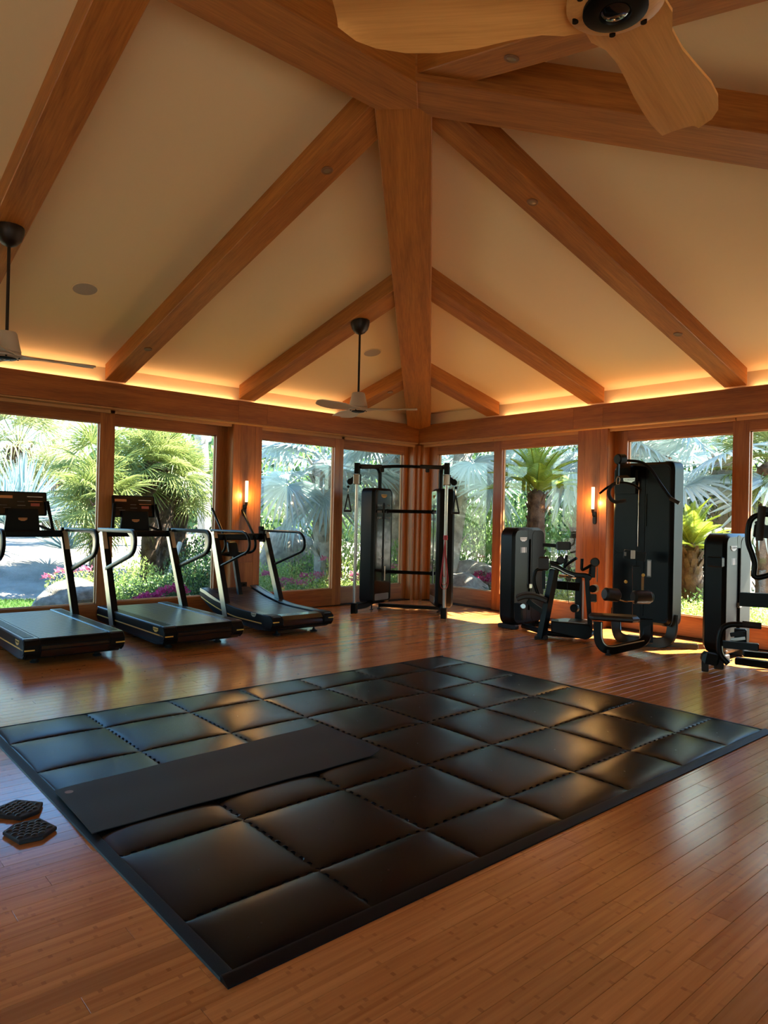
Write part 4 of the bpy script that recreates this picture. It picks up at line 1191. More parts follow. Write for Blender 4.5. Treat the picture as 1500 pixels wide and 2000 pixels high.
obj('guide_rail', MB().cyl((-4.50, TY - .012, 1.2), (-4.50, TY - .012, 2.0), .006, 8), CHROME, tw)
obj('guide_rail', MB().cyl((-4.40, TY - .012, 1.45), (-4.40, TY - .012, 1.85), .005, 8), SHELLG, tw)
obj('front_slab', MB().prism(rrect(TX0 + .0, -4.38, 1.28, 2.20, .06), (0, TY - .005, 0), (1, 0, 0), (0, 0, 1), (0, -.09, 0), .02), SHELL, tw) if False else None
obj('face_panel', MB().prism(rrect(-4.41, TX1 - .035, .32, 2.18, .07), (0, TY + .004, 0), (1, 0, 0), (0, 0, 1), (0, -.008, 0), .003), SHELL, tw)
emblem(lm, (-4.479, 7.820, 2.003), (1, 0, 0), (0, 0, 1), .155, SILVER, BLACK)
obj('head_beam', MB().bar((-4.66, TY + .10, 2.13), (-4.56, TY - .28, 2.11), .16, .15, (0, 0, 1), .03), SHELL, lm)
obj('head_front', MB().bar((-4.82, TY - .02, 2.0), (-4.50, TY - .02, 2.0), .08, .30, (0, 0, 1), .02), SHELL, lm)
obj('top_pulley', MB().cyl((-4.382, 7.373, 2.221), (-4.355, 7.482, 2.227), .062, 22, .012), BLACK, lm)
obj('pulldown_bar', MB().tube([(-3.851, 7.809, 1.730), (-3.935, 7.794, 1.771), (-4.046, 7.751, 1.947), (-4.163, 7.704, 2.150), (-4.250, 7.651, 2.210), (-4.400, 7.514, 2.219)], .017, 12, .07), BLACKM, lm)
obj('bar_grip', MB().tube([(-3.842, 7.803, 1.724), (-3.940, 7.779, 1.782)], .022, 12), SHELLG, lm)
obj('row_bar', MB().tube([(-4.514, 7.235, 1.820), (-4.454, 7.318, 1.906), (-4.384, 7.407, 1.950), (-4.322, 7.468, 1.957), (-4.250, 7.535, 1.929), (-4.196, 7.590, 1.872)], .013, 12, .06), BLACKM, lm)
obj('loop_handle', MB().tube([(-4.378, 7.364, 1.948), (-4.429, 7.310, 1.905), (-4.442, 7.302, 1.798), (-4.398, 7.352, 1.717), (-4.308, 7.453, 1.743)], .021, 12, .07), RUB, lm)
obj('clip', MB().tube([(-4.354, 7.355, 2.023), (-4.335, 7.367, 1.994), (-4.343, 7.361, 1.929), (-4.367, 7.347, 1.929), (-4.368, 7.346, 1.988)], .005, 8, closed=True), CHROME, lm)
obj('carriage_strap', MB().bar((-4.367, 7.382, 2.173), (-4.364, 7.372, 2.025), .03, .02, (1, 0, 0), .004), BLACK, lm)
obj('lever_block', MB().bar((-4.478, 7.724, 1.115), (-4.261, 7.855, 1.088), .06, .11, (0, 0, 1), .01), BLACK, lm)
obj('white_label', MB().prism(rrect(-.025, .025, -.05, .05, .006), (-4.354, 7.717, 1.115), cR, (0, 0, 1), cF * -.012, .002), WHITE, lm)
obj('white_label', MB().prism(rrect(-.012, .012, -.022, .022, .003), (-4.428, 7.672, 1.118), cR, (0, 0, 1), cF * -.01, .002), GREYP, lm)
obj('instruction_label', MB().prism(rrect(-.028, .028, -.105, .105, .003), (-4.35, TY - .0045, .94), (1, 0, 0), (0, 0, 1), (0, -.0015, 0)), GREYP, lm)
obj('print', MB().prism(rrect(-.02, .02, -.09, .09, .003), (-4.35, TY - .0062, .94), (1, 0, 0), (0, 0, 1), (0, -.0008, 0)), WHITE, lm)
obj('pad_column', MB().bar((-4.210, 7.558, 0.347), (-4.221, 7.552, 0.996), .075, .06, cF, .008), BLACKM, lm)
obj('adjust_knob', MB().lathe([(.016, 0), (.020, .012), (.016, .03), (.001, .034)], (-4.133, 7.558, 0.896), cF * -1, 14), GOLD, lm)
obj('adjust_knob', MB().lathe([(.016, 0), (.020, .012), (.016, .03), (.001, .034)], (-4.303, 7.479, 0.809), cF * -1, 14), GOLD, lm)
obj('scale_print', MB().prism(rrect(-.014, .014, -.14, .14, .003), (-4.141, 7.565, 0.760), cR, (0, 0, 1), cF * -.003), plain('dull_gold', (.25, .14, .03), .5), lm)
obj('roller_pad', MB().cyl((-4.374, 7.145, 0.679), (-4.297, 7.319, 0.659), .075, 28, .02), PAD, lm)
obj('roller_pad', MB().cyl((-4.204, 7.468, 0.642), (-4.092, 7.653, 0.643), .078, 28, .02), PAD, lm)
obj('roller_cap', MB().cyl((-4.094, 7.646, 0.643), (-4.080, 7.666, 0.643), .060, 24, .004), SHELLG, lm)
obj('roller_axle', MB().tube([(-4.290, 7.276, 0.622), (-4.240, 7.377, 0.592), (-4.175, 7.463, 0.599)], .010, 10, .03), CHROME, lm)
obj('seat', MB().prism([(0, -.05), (.42, -.10), (.50, -.02), (.50, .12), (.42, .17), (0, .18), (-.04, .12), (-.04, 0)], ((-4.447, 7.042, 0.383)), cR, cF, (0, 0, .065), .022), PAD, lm)
sq = [(-4.425, 7.113, 0.362), (-4.421, 7.116, 0.107), (-4.344, 7.162, 0.045), (-4.279, 7.225, 0.048), (-4.084, 7.611, 0.137), (-4.106, 7.644, 0.348)]
sq = rounded(sq, .12, 8)
obj('seat_frame', MB().sweep(sq, [(-.05, -.020), (.05, -.020), (.05, .020), (-.05, .020)], upv=tuple(cR.cross(Vector((0, 0, 1))) * 1.0)) if False else MB().strap([(-4.425, 7.113, 0.362), (-4.422, 7.116, 0.125), (-4.335, 7.168, 0.034), (-4.103, 7.623, 0.127), (-4.125, 7.656, 0.344)], .10, .045, tuple(Vector((-.5, .86, 0))), .13, 8), BLACKM, lm)
obj('seat_frame_edge', MB().strap([(-4.361, 7.082, 0.361), (-4.357, 7.085, 0.149), (-4.286, 7.128, 0.086), (-4.102, 7.553, 0.151)], .012, .008, tuple(Vector((-.5, .86, 0))), .11, 8), ALU, lm)
obj('frame_post', MB().bar((-4.131, 7.653, 0.108), (-4.135, 7.650, 0.391), .14, .06, cF, .01), BLACKM, lm)
obj('rear_loop', MB().strap([(-4.82, TY + .06, .40), (-4.82, TY + .06, .15), (-4.72, TY - .04, .04), (-4.45, TY - .12, .04), (-4.15, TY + .02, .05), (-4.09, TY + .08, .14), (-4.09, TY + .1, .40)], .13, .035, (0, 1, 0), .15, 8), SHELLG, lm)
obj('rear_foot', MB().bar((-4.30, TY + .0, .035), (-3.86, TY + .28, .035), .09, .05, (0, 0, 1), .012), SHELLG, lm)
obj('rear_foot', MB().bar((-4.75, TY + .2, .035), (-4.40, TY + .28, .035), .09, .05, (0, 0, 1), .012), BLACK, lm)
obj('front_foot', MB().lathe([(.03, 0), (.034, .01), (.016, .02), (.014, .06)], ((-4.299, 7.131, 0.015)[0], (-4.299, 7.131, 0.015)[1], 0), (0, 0, 1), 14), RUB, lm)

# ================================================================ CHEST PRESS AT THE RIGHT EDGE
pm = thing('chest_press_machine', 'black press machine with grey faced tower, cut by the right picture edge', 'gym machine', (-3.2, 7.7, 0))
eF = Vector((-.412, .911, 0)); eR = Vector((.911, .412, 0))
tower_x(pm, -3.33, 7.83, 8.52, .07, 1.395, SHELL, FACEG)
obj('tower_foot', MB().box(-3.55, -3.32, 7.86, 7.96, 0, .075, .01), RUB, pm)
obj('tower_foot', MB().box(-3.55, -3.32, 8.36, 8.46, 0, .075, .01), RUB, pm)
obj('phone_holder', MB().box(-3.50, -3.34, 7.77, 7.83, 1.03, 1.14, .01), BLACK, pm)
obj('foot_block', MB().bar((-3.242, 7.108, 0.162), (-3.113, 7.210, 0.130), .12, .11, (0, 0, 1), .03), BLACKM, pm)
obj('foot', MB().bar((-3.211, 7.122, 0.129), (-3.209, 7.123, 0.016), .065, .065, eF, .01), RUB, pm)
obj('foot', MB().bar((-3.117, 7.220, 0.118), (-3.104, 7.193, 0.052), .09, .08, eF, .01), RUB, pm)
obj('foot_bar', MB().tube([(-3.021, 7.208, 0.115), (-3.098, 7.173, 0.198), (-3.097, 7.174, 0.413), (-3.036, 7.201, 0.510), (-2.765, 7.324, 0.510)], .028, 14, .10), BLACKM, pm)
obj('foot_bar_grip', MB().tube([(-2.912, 7.258, 0.516), (-2.761, 7.325, 0.511)], .033, 14), RUB, pm)
obj('foot_bar_trim', MB().tube([(-3.058, 7.158, 0.288), (-3.053, 7.161, 0.207), (-2.989, 7.189, 0.143), (-2.977, 7.195, 0.165)], .006, 8, .04), ALU, pm)
obj('seat_beam', MB().bar((-3.094, 7.230, 0.295), (-2.796, 7.365, 0.296), .06, .07, (0, 0, 1), .008), BLACKM, pm)
obj('mechanism', MB().bar((-3.002, 7.436, 0.443), (-3.000, 7.437, 0.268), .11, .09, eF, .01), BLACK, pm)
obj('mechanism_link', MB().bar((-3.055, 7.324, 0.384), (-2.930, 7.381, 0.417), .03, .04, (0, 0, 1), .006), BLACKM, pm)
obj('mechanism_link', MB().bar((-3.054, 7.325, 0.333), (-2.929, 7.381, 0.366), .02, .03, (0, 0, 1), .005), SILVER, pm)
obj('main_beam', MB().bar((-3.063, 7.573, 0.729), (-2.701, 7.572, 0.746), .08, .14, (0, 0, 1), .01), BLACKM, pm)
obj('base_beam', MB().bar((-3.078, 7.512, 0.101), (-2.610, 7.613, 0.097), .07, .07, (0, 0, 1), .01), BLACKM, pm)
obj('base_beam', MB().bar((-3.093, 7.724, 0.148), (-2.742, 7.992, 0.132), .07, .06, (0, 0, 1), .01), BLACKM, pm)
obj('press_arm', MB().tube([(-2.685, 7.360, 1.602), (-2.785, 7.315, 1.605), (-2.862, 7.280, 1.563), (-2.884, 7.270, 1.441), (-2.878, 7.272, 1.311), (-2.840, 7.290, 1.201), (-2.818, 7.300, 1.102), (-2.837, 7.291, 0.960), (-2.637, 7.382, 1.042)], .027, 14, .10), BLACKM, pm)
obj('press_grip', MB().cyl((-2.753, 7.274, 1.684), (-2.772, 7.266, 1.345), .034, 16, .006), RUB, pm)
obj('upper_beam', MB().bar((-2.854, 7.339, 1.443), (-2.620, 7.444, 1.420), .07, .13, (0, 0, 1), .01), BLACKM, pm)
obj('upper_link', MB().bar((-2.790, 7.312, 1.650), (-2.606, 7.396, 1.638), .04, .05, (0, 0, 1), .008), BLACKM, pm)
obj('stopper', MB().cyl((-2.805, 7.284, 1.519), (-2.827, 7.340, 1.519), .018, 12), RUB, pm)
obj('seat_pad', MB().bar((-2.759, 7.546, 0.584), (-2.538, 7.646, 0.598), .36, .08, (0, 0, 1), .02), PAD, pm)
obj('back_pad', MB().bar((-2.480, 7.672, 0.683), (-2.428, 7.695, 1.236), .30, .09, eF, .02), PAD, pm)
obj('rear_post', MB().bar((-2.591, 7.622, 0.139), (-2.540, 7.645, 0.779), .07, .09, eF, .01), BLACKM, pm)

# ================================================================ GARDEN
rg = random.Random(5)
def smooth(t): t = max(0, min(1, t)); return t * t * (3 - 2 * t)
from mathutils import noise as mnoise
def GZ(x, y):
    if x > -9.7 and y < YB: return -.06
    s, t = -9.7 - x, y - 9.35
    d = max(s, t, 0)
    right = 1 if t > s else 0
    k = smooth((d - .9) / 5.5) if right else smooth((d - 3.3) / 3.8)
    z = -.06 + (.62 if right else .68) * k + .35 * smooth((d - 8) / 10)
    if d > 1.5: z += .10 * mnoise.noise(Vector((x * .5, y * .5, 0))) * (smooth((d - 1.5) / 2) if right else smooth((d - 3.4) / 2))
    return z
GRAVEL = ground_mat('pale_gravel', (.20, .17, .14), (.35, .305, .26), 2.5)
MULCH = ground_mat('garden_soil', (0.112, 0.077, 0.049), (0.238, 0.182, 0.126), 2.0)
GRASS = ground_mat('lawn_green', (0.035, 0.091, 0.014), (0.077, 0.168, 0.028), 12)
ROCK = ground_mat('granite', (.18, .155, .13), (.42, .37, .31), 9)
BARK = ground_mat('palm_bark', (0.049, 0.025, 0.014), (0.182, 0.119, 0.077), 7)
BARKG = ground_mat('grey_bark', (.26, .235, .20), (.56, .51, .44), 6)
gr = MB()
def grid(mb, xs, ys, fn):
    o = len(mb.v); nx = len(xs)
    for y in ys:
        for x in xs: mb.v.append(Vector((x, y, fn(x, y))))
    for j in range(len(ys) - 1):
        for i_ in range(nx - 1):
            a = o + j * nx + i_
            mb.f.append((a, a + 1, a + nx + 1, a + nx))
def rng(a, b, n): return [a + (b - a) * i_ / n for i_ in range(n + 1)]
gx = rng(-60, -24, 12) + rng(-23.6, -9.62, 56); 
grid(gr, gx, rng(-30, 9.2, 98) + rng(9.6, 24, 40) + rng(26, 60, 10), GZ)
grid(gr, rng(-9.62, 14, 48) + rng(16, 50, 8), rng(9.22, 24, 44) + rng(26, 60, 10), GZ)
grid(gr, rng(-9.62, 2.36, 20), rng(-30, YB - .05, 20), lambda x, y: -.06)
grid(gr, rng(2.36, 14, 20) + rng(16, 50, 8), rng(-30, 9.22, 60), lambda x, y: -.06)
struct('ground', gr, GRAVEL, 'pale gravel garden ground rising away from the house')
lw = MB()
grid(lw, rng(-13.7, -9.6, 44), rng(-20, 5.4, 90), lambda x, y: GZ(x, y) + .012 if x > -13.15 - .25 * math.sin(y * 1.1) - .1 * math.sin(y * 2.7) else GZ(x, y) - .03)
lawn = tag(obj('lawn', lw, GRASS), 'short green lawn just outside the left windows', 'lawn', kind='stuff')
gb = MB()
for k in range(30000):
    x = rg.uniform(-13.5, -9.65); y = rg.uniform(1.4, 5.3)
    if x < -13.15 - .25 * math.sin(y * 1.1) - .1 * math.sin(y * 2.7): continue
    z = GZ(x, y) + .01; a = rg.uniform(0, PI); h = rg.uniform(.02, .05); w = .005
    dx, dy = math.cos(a) * w, math.sin(a) * w
    o = len(gb.v)
    gb.v += [Vector((x - dx, y - dy, z)), Vector((x + dx, y + dy, z)), Vector((x + rg.uniform(-.015, .015), y + rg.uniform(-.015, .015), z + h))]
    gb.f.append((o, o + 1, o + 2))
LGRASS = leafmat('grass_blades', (0.057, 0.140, 0.021), (0.133, 0.264, 0.050), .6, .3)
gbo = obj('grass_blades', gb, LGRASS, lawn, smooth=False, kind='stuff')

# leaf materials
L_OLIVE = leafmat('palm_olive', (0.165, 0.215, 0.057), (0.330, 0.380, 0.124), .45, .4)
L_PALE = leafmat('palm_pale', (0.280, 0.314, 0.140), (0.429, 0.445, 0.215), .5, .4)
L_BLUE = leafmat('palm_silver_blue', (.38, .47, .46), (.62, .70, .68), .4, .45)
L_AGAVE = leafmat('agave_blue', (0.215, 0.314, 0.314), (0.362, 0.463, 0.454), .45, .25)
L_CYC = leafmat('cycad_yellow', (0.264, 0.346, 0.033), (0.495, 0.561, 0.083), .4, .45)
L_SHRUB = leafmat('shrub_green', (.10, .20, .05), (.32, .46, .14), .4, .4)
L_LIME = leafmat('shrub_lime', (.26, .38, .08), (.58, .66, .24), .4, .45)
L_DARK = leafmat('shrub_dark', (0.025, 0.066, 0.025), (0.099, 0.174, 0.066), .4, .3)
L_YEL = leafmat('dry_yellow', (0.511, 0.413, 0.133), (0.701, 0.610, 0.280), .6, .4)
PINK = leafmat('pink_petals', (0.619, 0.083, 0.231), (0.784, 0.289, 0.413), .5, .4)
RED = leafmat('magenta_petals', (0.413, 0.016, 0.115), (0.701, 0.057, 0.247), .5, .4)
DRY = leafmat('dry_frond', (0.330, 0.247, 0.149), (0.511, 0.413, 0.280), .7, .3)

def fan_leaf(Rr, n=26, pet=.5, droop=.25, spread=125, wid=.052, seed=0):
    q = random.Random(seed); mb = MB()
    # petiole
    mb.bar((0, 0, 0), (pet, 0, 0), .025 * Rr, .014 * Rr)
    for k in range(n):
        a = R(-spread + 2 * spread * k / (n - 1) + q.uniform(-2, 2))
        L = Rr * (1 - .28 * abs(a / R(spread)) ** 2) * q.uniform(.92, 1.05)
        U_ = Vector((math.cos(a), math.sin(a), 0)); V_ = Vector((-math.sin(a), math.cos(a), 0))
        o = len(mb.v)
        for r_, w, dz in ((.04, .25, 0), (.35, 1.0, .03), (.68, .8, -.25 * droop), (1.0, .04, -droop * q.uniform(.7, 1.5))):
            c = Vector((pet, 0, 0)) + U_ * (L * r_) + Vector((0, 0, dz * Rr)); hw = wid * Rr * w
            mb.v += [c + V_ * hw, c + Vector((0, 0, -hw * .7)), c - V_ * hw]
        for r_ in range(3):
            for c_ in range(2):
                a_ = o + r_ * 3 + c_
                mb.f.append((a_, a_ + 1, a_ + 4, a_ + 3))
    return mb
def pinnate(L, n=34, lw=.22, droop=.5, seed=0, wid=.010):
    q = random.Random(seed); mb = MB()
    def P(t): return Vector((L * t, 0, L * (.35 * t - droop * t * t)))
    mb.tube([P(t / 8) for t in range(9)], .010, 5)
    for k in range(n):
        t = .12 + .86 * k / n
        w = lw * math.sin(PI * min(1, t * .9 + .12)) + .03
        for s in (-1, 1):
            p = P(t); d = (Vector((.55, s, .25))).normalized()
            e = p + d * w * q.uniform(.85, 1.1) + Vector((0, 0, -.02))
            nx = Vector((1, 0, 0)) * wid
            o = len(mb.v); mb.v += [p - nx, p + nx, (p + e) / 2 + nx * 1.1 + Vector((0, 0, .01)), e, (p + e) / 2 - nx * 1.1 + Vector((0, 0, .01))]
            mb.f.append((o, o + 1, o + 2, o + 3, o + 4))
    return mb
def place_leaf(me, parent, p, az, el, roll, sc, name='frond'):
    o = bpy.data.objects.new(name, me); C.objects.link(o); o.parent = parent
    o.matrix_local = Matrix.Translation(p) @ Matrix.Rotation(az, 4, 'Z') @ Matrix.Rotation(-el, 4, 'Y') @ Matrix.Rotation(roll, 4, 'X') @ Matrix.Scale(sc, 4)
    return o
LM = {}
def leafmesh(kind, mat_, v):
    key = (kind, mat_.name, v)
    if key not in LM:
        mb = {'fan': lambda: fan_leaf(1.0, 26, .75, .22, 118, .021, v),
              'bis': lambda: fan_leaf(1.0, 36, .9, .20, 140, .034, v + 9),
              'wash': lambda: fan_leaf(1.0, 22, .9, .55, 105, .020, v + 19),
              'cyc': lambda: pinnate(1.0, 44, .17, .45, v, .0065),
              'feather': lambda: pinnate(1.0, 30, .30, .6, v + 5, .012)}[kind]()
        LM[key] = mesh_of('frond', mb, mat_, None, False)
    return LM[key]
def trunk(parent, base, top, r0, r1, m=BARK, boots=60, name='trunk'):
    b = Vector(base); t_ = Vector(top)
    mb = MB(); n = 14; seg = 14
    d = (t_ - b); ax = d.normalized()
    ref = Vector((1, 0, 0)); U_ = ax.cross(ref).normalized(); V_ = ax.cross(U_)
    for j in range(seg + 2):
        f = min(1, j / seg); r = r0 + (r1 - r0) * f
        c = b + d * f
        if j > seg: c = c + ax * .12; r = .02
        for i_ in range(n):
            a = 2 * PI * i_ / n; rr = r * (1 + .14 * mnoise.noise(Vector((i_ * 1.7, j * 1.3, b.x))))
            mb.v.append(c + U_ * rr * math.cos(a) + V_ * rr * math.sin(a))
    for j in range(seg + 1):
        for i_ in range(n):
            k = (i_ + 1) % n
            mb.f.append((j * n + i_, j * n + k, (j + 1) * n + k, (j + 1) * n + i_))
    q = random.Random(int(abs(b.x * 100)))
    for k in range(boots):
        f = q.random() ** .8; a = q.uniform(0, 2 * PI); r = r0 + (r1 - r0) * f
        rad = U_ * math.cos(a) + V_ * math.sin(a); tan = ax.cross(rad)
        c = b + d * f + rad * r * .9; s_ = q.uniform(.6, 1.3) * max(r0, r1)
        e = c + rad * s_ * .45 + ax * s_ * .75; w = tan * s_ * .22
        o = len(mb.v); mb.v += [c - w, c + w, e + w * .5, e - w * .5, c + ax * s_ * .25 + rad * .01]
        mb.f += [(o, o + 1, o + 2, o + 3), (o + 1, o + 4, o + 2), (o, o + 3, o + 4)]
    return obj(name, mb, m, parent)
def palm(name, label, heads, kind, mat_, nf, Rl, el0=80, el1=-45, cat='palm', dry=0, group=None, bark=BARK, tr=.16, boots=70, seed=0):
    """heads: list of (base, crown) pairs"""
    q = random.Random(seed)
    b0 = Vector(heads[0][0]); t = thing(name, label, cat, tuple(b0), group)
    for base, crown in heads:
        base = Vector(base); crown = Vector(crown)
        base.z = min(base.z, GZ(base.x, base.y)) - .03
        if (crown - base).length > .3: trunk(t, base, crown, tr * 1.1, tr, bark, boots)
        for k in range(nf):
            f = (k + .5) / nf
            el = R(el0 + (el1 - el0) * f + q.uniform(-9, 9)); az = k * 2.39996 + q.uniform(-.2, .2)
            me = leafmesh(kind, DRY if (dry and f > 1 - dry) else mat_, k % 3)
            place_leaf(me, t, crown - b0 + Vector((0, 0, .12 * (1 - f))), az, el, q.uniform(-.5, .5), Rl * q.uniform(.85, 1.1))
    return t
palm('fan_palm', 'olive green multi-trunk fan palm behind the middle treadmill', [((-13.459, 5.659, 0.303), (-13.632, 5.762, 2.460)), ((-13.659, 5.954, 0.339), (-13.637, 6.004, 2.270)), ((-13.707, 6.335, 0.345), (-13.964, 6.493, 1.932))], 'fan', L_OLIVE, 26, .62, 85, -55, dry=.04, tr=.17, boots=150, seed=1)
palm('fan_palm', 'low spreading fan palm right of the left treadmill console', [((-13.233, 4.571, 0.528), (-13.224, 4.597, 1.611)), ((-13.596, 4.744, 0.500), (-13.819, 4.711, 2.301))], 'fan', L_OLIVE, 28, .66, 80, -70, dry=.04, tr=.14, seed=2)
palm('date_palm', 'pale tall palm against the sky at the far left', [((-22.343, 5.459, 0.808), (-22.356, 5.407, 3.208))], 'wash', L_PALE, 44, 1.05, 88, -75, tr=.30, dry=.12, boots=120, seed=3)
palm('fan_palm', 'pale fan palm between the sky gap and the low fan palm', [((-21.161, 6.018, 0.702), (-21.170, 5.987, 2.145))], 'wash', L_PALE, 34, .70, 85, -60, tr=.22, seed=4)
palm('silver_palm', 'silver blue palm with huge fans over the granite boulder', [((-11.392, 8.477, 0.027), (-11.474, 8.366, 2.540))], 'bis', L_BLUE, 19, 1.05, 80, -60, bark=BARKG, tr=.24, boots=90, seed=5)
palm('silver_palm', 'silver blue palm behind the cable machine', [((-11.627, 10.250, 0.253), (-11.567, 10.318, 2.786))], 'bis', L_BLUE, 18, 1.05, 85, -50, bark=BARKG, tr=.24, seed=6)
palm('silver_palm', 'silver palm with grey trunk right of the corner post', [((-9.711, 10.084, 0.402), (-10.493, 11.408, 2.979))], 'bis', L_BLUE, 22, 1.1, 80, -45, bark=BARKG, tr=.2, boots=40, seed=7)
palm('silver_palm', 'silver blue palm at the top left of the tall machine', [((-8.563, 12.920, 1.035), (-7.702, 12.285, 3.194))], 'bis', L_BLUE, 18, 1.2, 70, -55, bark=BARK, tr=.25, seed=8)
palm('silver_palm', 'silver palm with shaggy trunk right of the tall pulldown machine', [((-5.420, 12.908, 0.986), (-5.498, 12.875, 2.630))], 'bis', L_BLUE, 20, 1.15, 80, -60, bark=BARKG, tr=.24, boots=120, seed=9)
palm('silver_palm', 'silver palm crown behind the tall pulldown machine', [((-7.841, 15.083, 0.819), (-7.876, 15.065, 3.002))], 'bis', L_BLUE, 18, 1.2, 85, -40, tr=.22, seed=10)
palm('slim_palm', 'tall slim grey palm trunk between fan palm and silver palm', [((-16.930, 8.624, 0.315), (-17.089, 8.305, 6.310))], 'wash', L_OLIVE, 26, 1.1, 85, -60, bark=BARKG, tr=.16, boots=20, seed=11)
palm('cycad', 'yellow green cycad rosette in the second far window', [((-7.913, 10.565, 1.550), (-7.898, 10.577, 1.972))], 'cyc', L_CYC, 34, .95, 85, 5, cat='cycad', seed=12)
palm('cycad', 'bright yellow green cycad beside the tall machine', [((-5.034, 10.672, 0.811), (-5.051, 10.664, 1.084))], 'cyc', L_CYC, 30, .70, 80, 0, cat='cycad', seed=13)
palm('spiky_palm', 'yellowish spiky palm behind the press machine', [((-4.713, 12.651, 1.287), (-4.730, 12.644, 2.450))], 'fan', L_OLIVE, 30, .75, 88, -60, tr=.14, seed=14)

# agaves / yuccas: long stiff blades
def blade_mesh(m_):
    mb = MB(); 
    pr_ = [(.0, .7), (.25, 1), (.6, .75), (.85, .4), (1.0, .02)]
    for t_, w in pr_:
        mb.v += [Vector((t_, .030 * w, .012 * w)), Vector((t_, 0, -.006)), Vector((t_, -.030 * w, .012 * w))]
    for i_ in range(4):
        for k in range(2):
            a = i_ * 3 + k; mb.f.append((a, a + 1, a + 4, a + 3))
    return mesh_of('leaf', mb, m_, None, False)
BL = blade_mesh(L_AGAVE)
def agave(loc, Rr, n, label, seed=0, up0=88, up1=5):
    q = random.Random(seed); loc = Vector(loc)
    t = thing('agave', label, 'agave', tuple(loc), 'blue spiky agaves on the gravel slope')
    for k in range(n):
        f = (k + .5) / n
        place_leaf(BL, t, Vector((0, 0, .02)), k * 2.39996, R(up0 + (up1 - up0) * f + q.uniform(-5, 5)), q.uniform(-.4, .4), Rr * q.uniform(.85, 1.1), 'leaf')
    return t
agave((-16.495, 4.113, 1.319), 1.35, 120, 'large blue spiky agave above the left treadmill console', 1, 88, -5)
agave((-15.598, 3.564, 1.170), 1.0, 80, 'blue spiky agave at the left picture edge', 2)
agave((-14.930, 4.524, 0.678), .75, 70, 'blue spiky agave low behind the left treadmill upright', 3)
agave((-18.302, 5.103, 1.183), 1.0, 80, 'far blue agave between the large agave and the fan palm', 4)

# shrubs
def shrub_mesh(m_, n, seed, leaf=.05, name='shrub'):
    q = random.Random(seed); mb = MB()
    for k in range(n):
        u = q.uniform(0, 2 * PI); w = q.uniform(-.35, 1); s_ = math.sqrt(max(0, 1 - w * w))
        bump = 1 + .22 * mnoise.noise(Vector((math.cos(u) * 2.2, math.sin(u) * 2.2, w * 2.2 + seed)))
        r_ = q.uniform(.62, 1.02) * bump
        c = Vector((math.cos(u) * s_ * r_, math.sin(u) * s_ * r_, max(0.0, (w + .3) * .62 * r_)))
        d = Vector((q.uniform(-1, 1), q.uniform(-1, 1), q.uniform(-.3, 1))).normalized(); e = d.cross(Vector((q.uniform(-1, 1), q.uniform(-1, 1), q.uniform(-1, 1)))).normalized()
        l_ = leaf * q.uniform(.7, 1.4)
        o = len(mb.v); mb.v += [c, c + d * l_ + e * l_ * .42, c + d * l_ * 2.1, c + d * l_ - e * l_ * .42]
        mb.f.append((o, o + 1, o + 2, o + 3))
    return mesh_of(name, mb, m_, None, False)
SH = {('g', k): shrub_mesh(L_SHRUB, 1500, k, .042) for k in range(2)}
SH.update({('l', k): shrub_mesh(L_LIME, 1500, 10 + k, .042) for k in range(2)})
SH.update({('d', k): shrub_mesh(L_DARK, 1700, 20 + k, .038) for k in range(2)})
SH.update({('y', k): shrub_mesh(L_YEL, 1000, 30 + k, .032) for k in range(2)})
FLW = {'p': shrub_mesh(PINK, 70, 40, .22, 'blossom_cluster'), 'r': shrub_mesh(RED, 80, 41, .22, 'blossom_cluster')}
scount = [0]
NTH = ['first', 'second', 'third', 'fourth', 'fifth', 'sixth', 'seventh', 'eighth', 'ninth', 'tenth', 'eleventh', 'twelfth', 'thirteenth', 'fourteenth', 'fifteenth', 'sixteenth', 'seventeenth', 'eighteenth', 'nineteenth', 'twentieth']
def bearing(p): return (Vector((p[0], p[1], 0)).dot(r2)) / max(.1, Vector((p[0], p[1], 0)).dot(fw))
def nth(pts):
    order = sorted(range(len(pts)), key=lambda k: bearing(pts[k]))
    r = [''] * len(pts)
    for n_, k in enumerate(order): r[k] = NTH[n_] + ' from the left'
    return r
def shrub(p, r, h, kind, label, group, flowers=None):
    scount[0] += 1
    t = thing('shrub', label, 'shrub', (p[0], p[1], GZ(p[0], p[1]) - .04), group)
    o = bpy.data.objects.new('foliage', SH[(kind, scount[0] % 2)]); C.objects.link(o); o.parent = t; o['kind'] = 'stuff'
    o.scale = (r, r, h / .78); o.rotation_euler = (0, 0, scount[0] * 1.7)
    if flowers:
        q = random.Random(scount[0])
        for k in range(flowers[1]):
            a = q.uniform(0, 2 * PI); rr = q.uniform(.3, 1.0) * r
            f = bpy.data.objects.new('blossoms', FLW[flowers[0]]); C.objects.link(f); f.parent = t
            f.location = (math.cos(a) * rr, math.sin(a) * rr, h * (1.06 - .42 * (rr / r) ** 2)); f.scale = (.11,) * 3; f['kind'] = 'stuff'
    return t
shrub((-12.578, 4.004, 0.409), .55, .55, 'l', 'yellow green shrub above the boulder behind the left treadmill', None, ('p', 5))
shrub((-11.897, 3.495, 0.234), .16, .18, 'g', 'small magenta flower clump left of the lawn boulder', None, ('r', 7))
shrub((-10.700, 3.310, 0.130), .22, .22, 'g', 'small leafy weed clump on the lawn by the left treadmill', None)
shrub((-12.428, 5.011, 0.659), .50, .75, 'l', 'pale yellow green shrub at the foot of the fan palm', None)
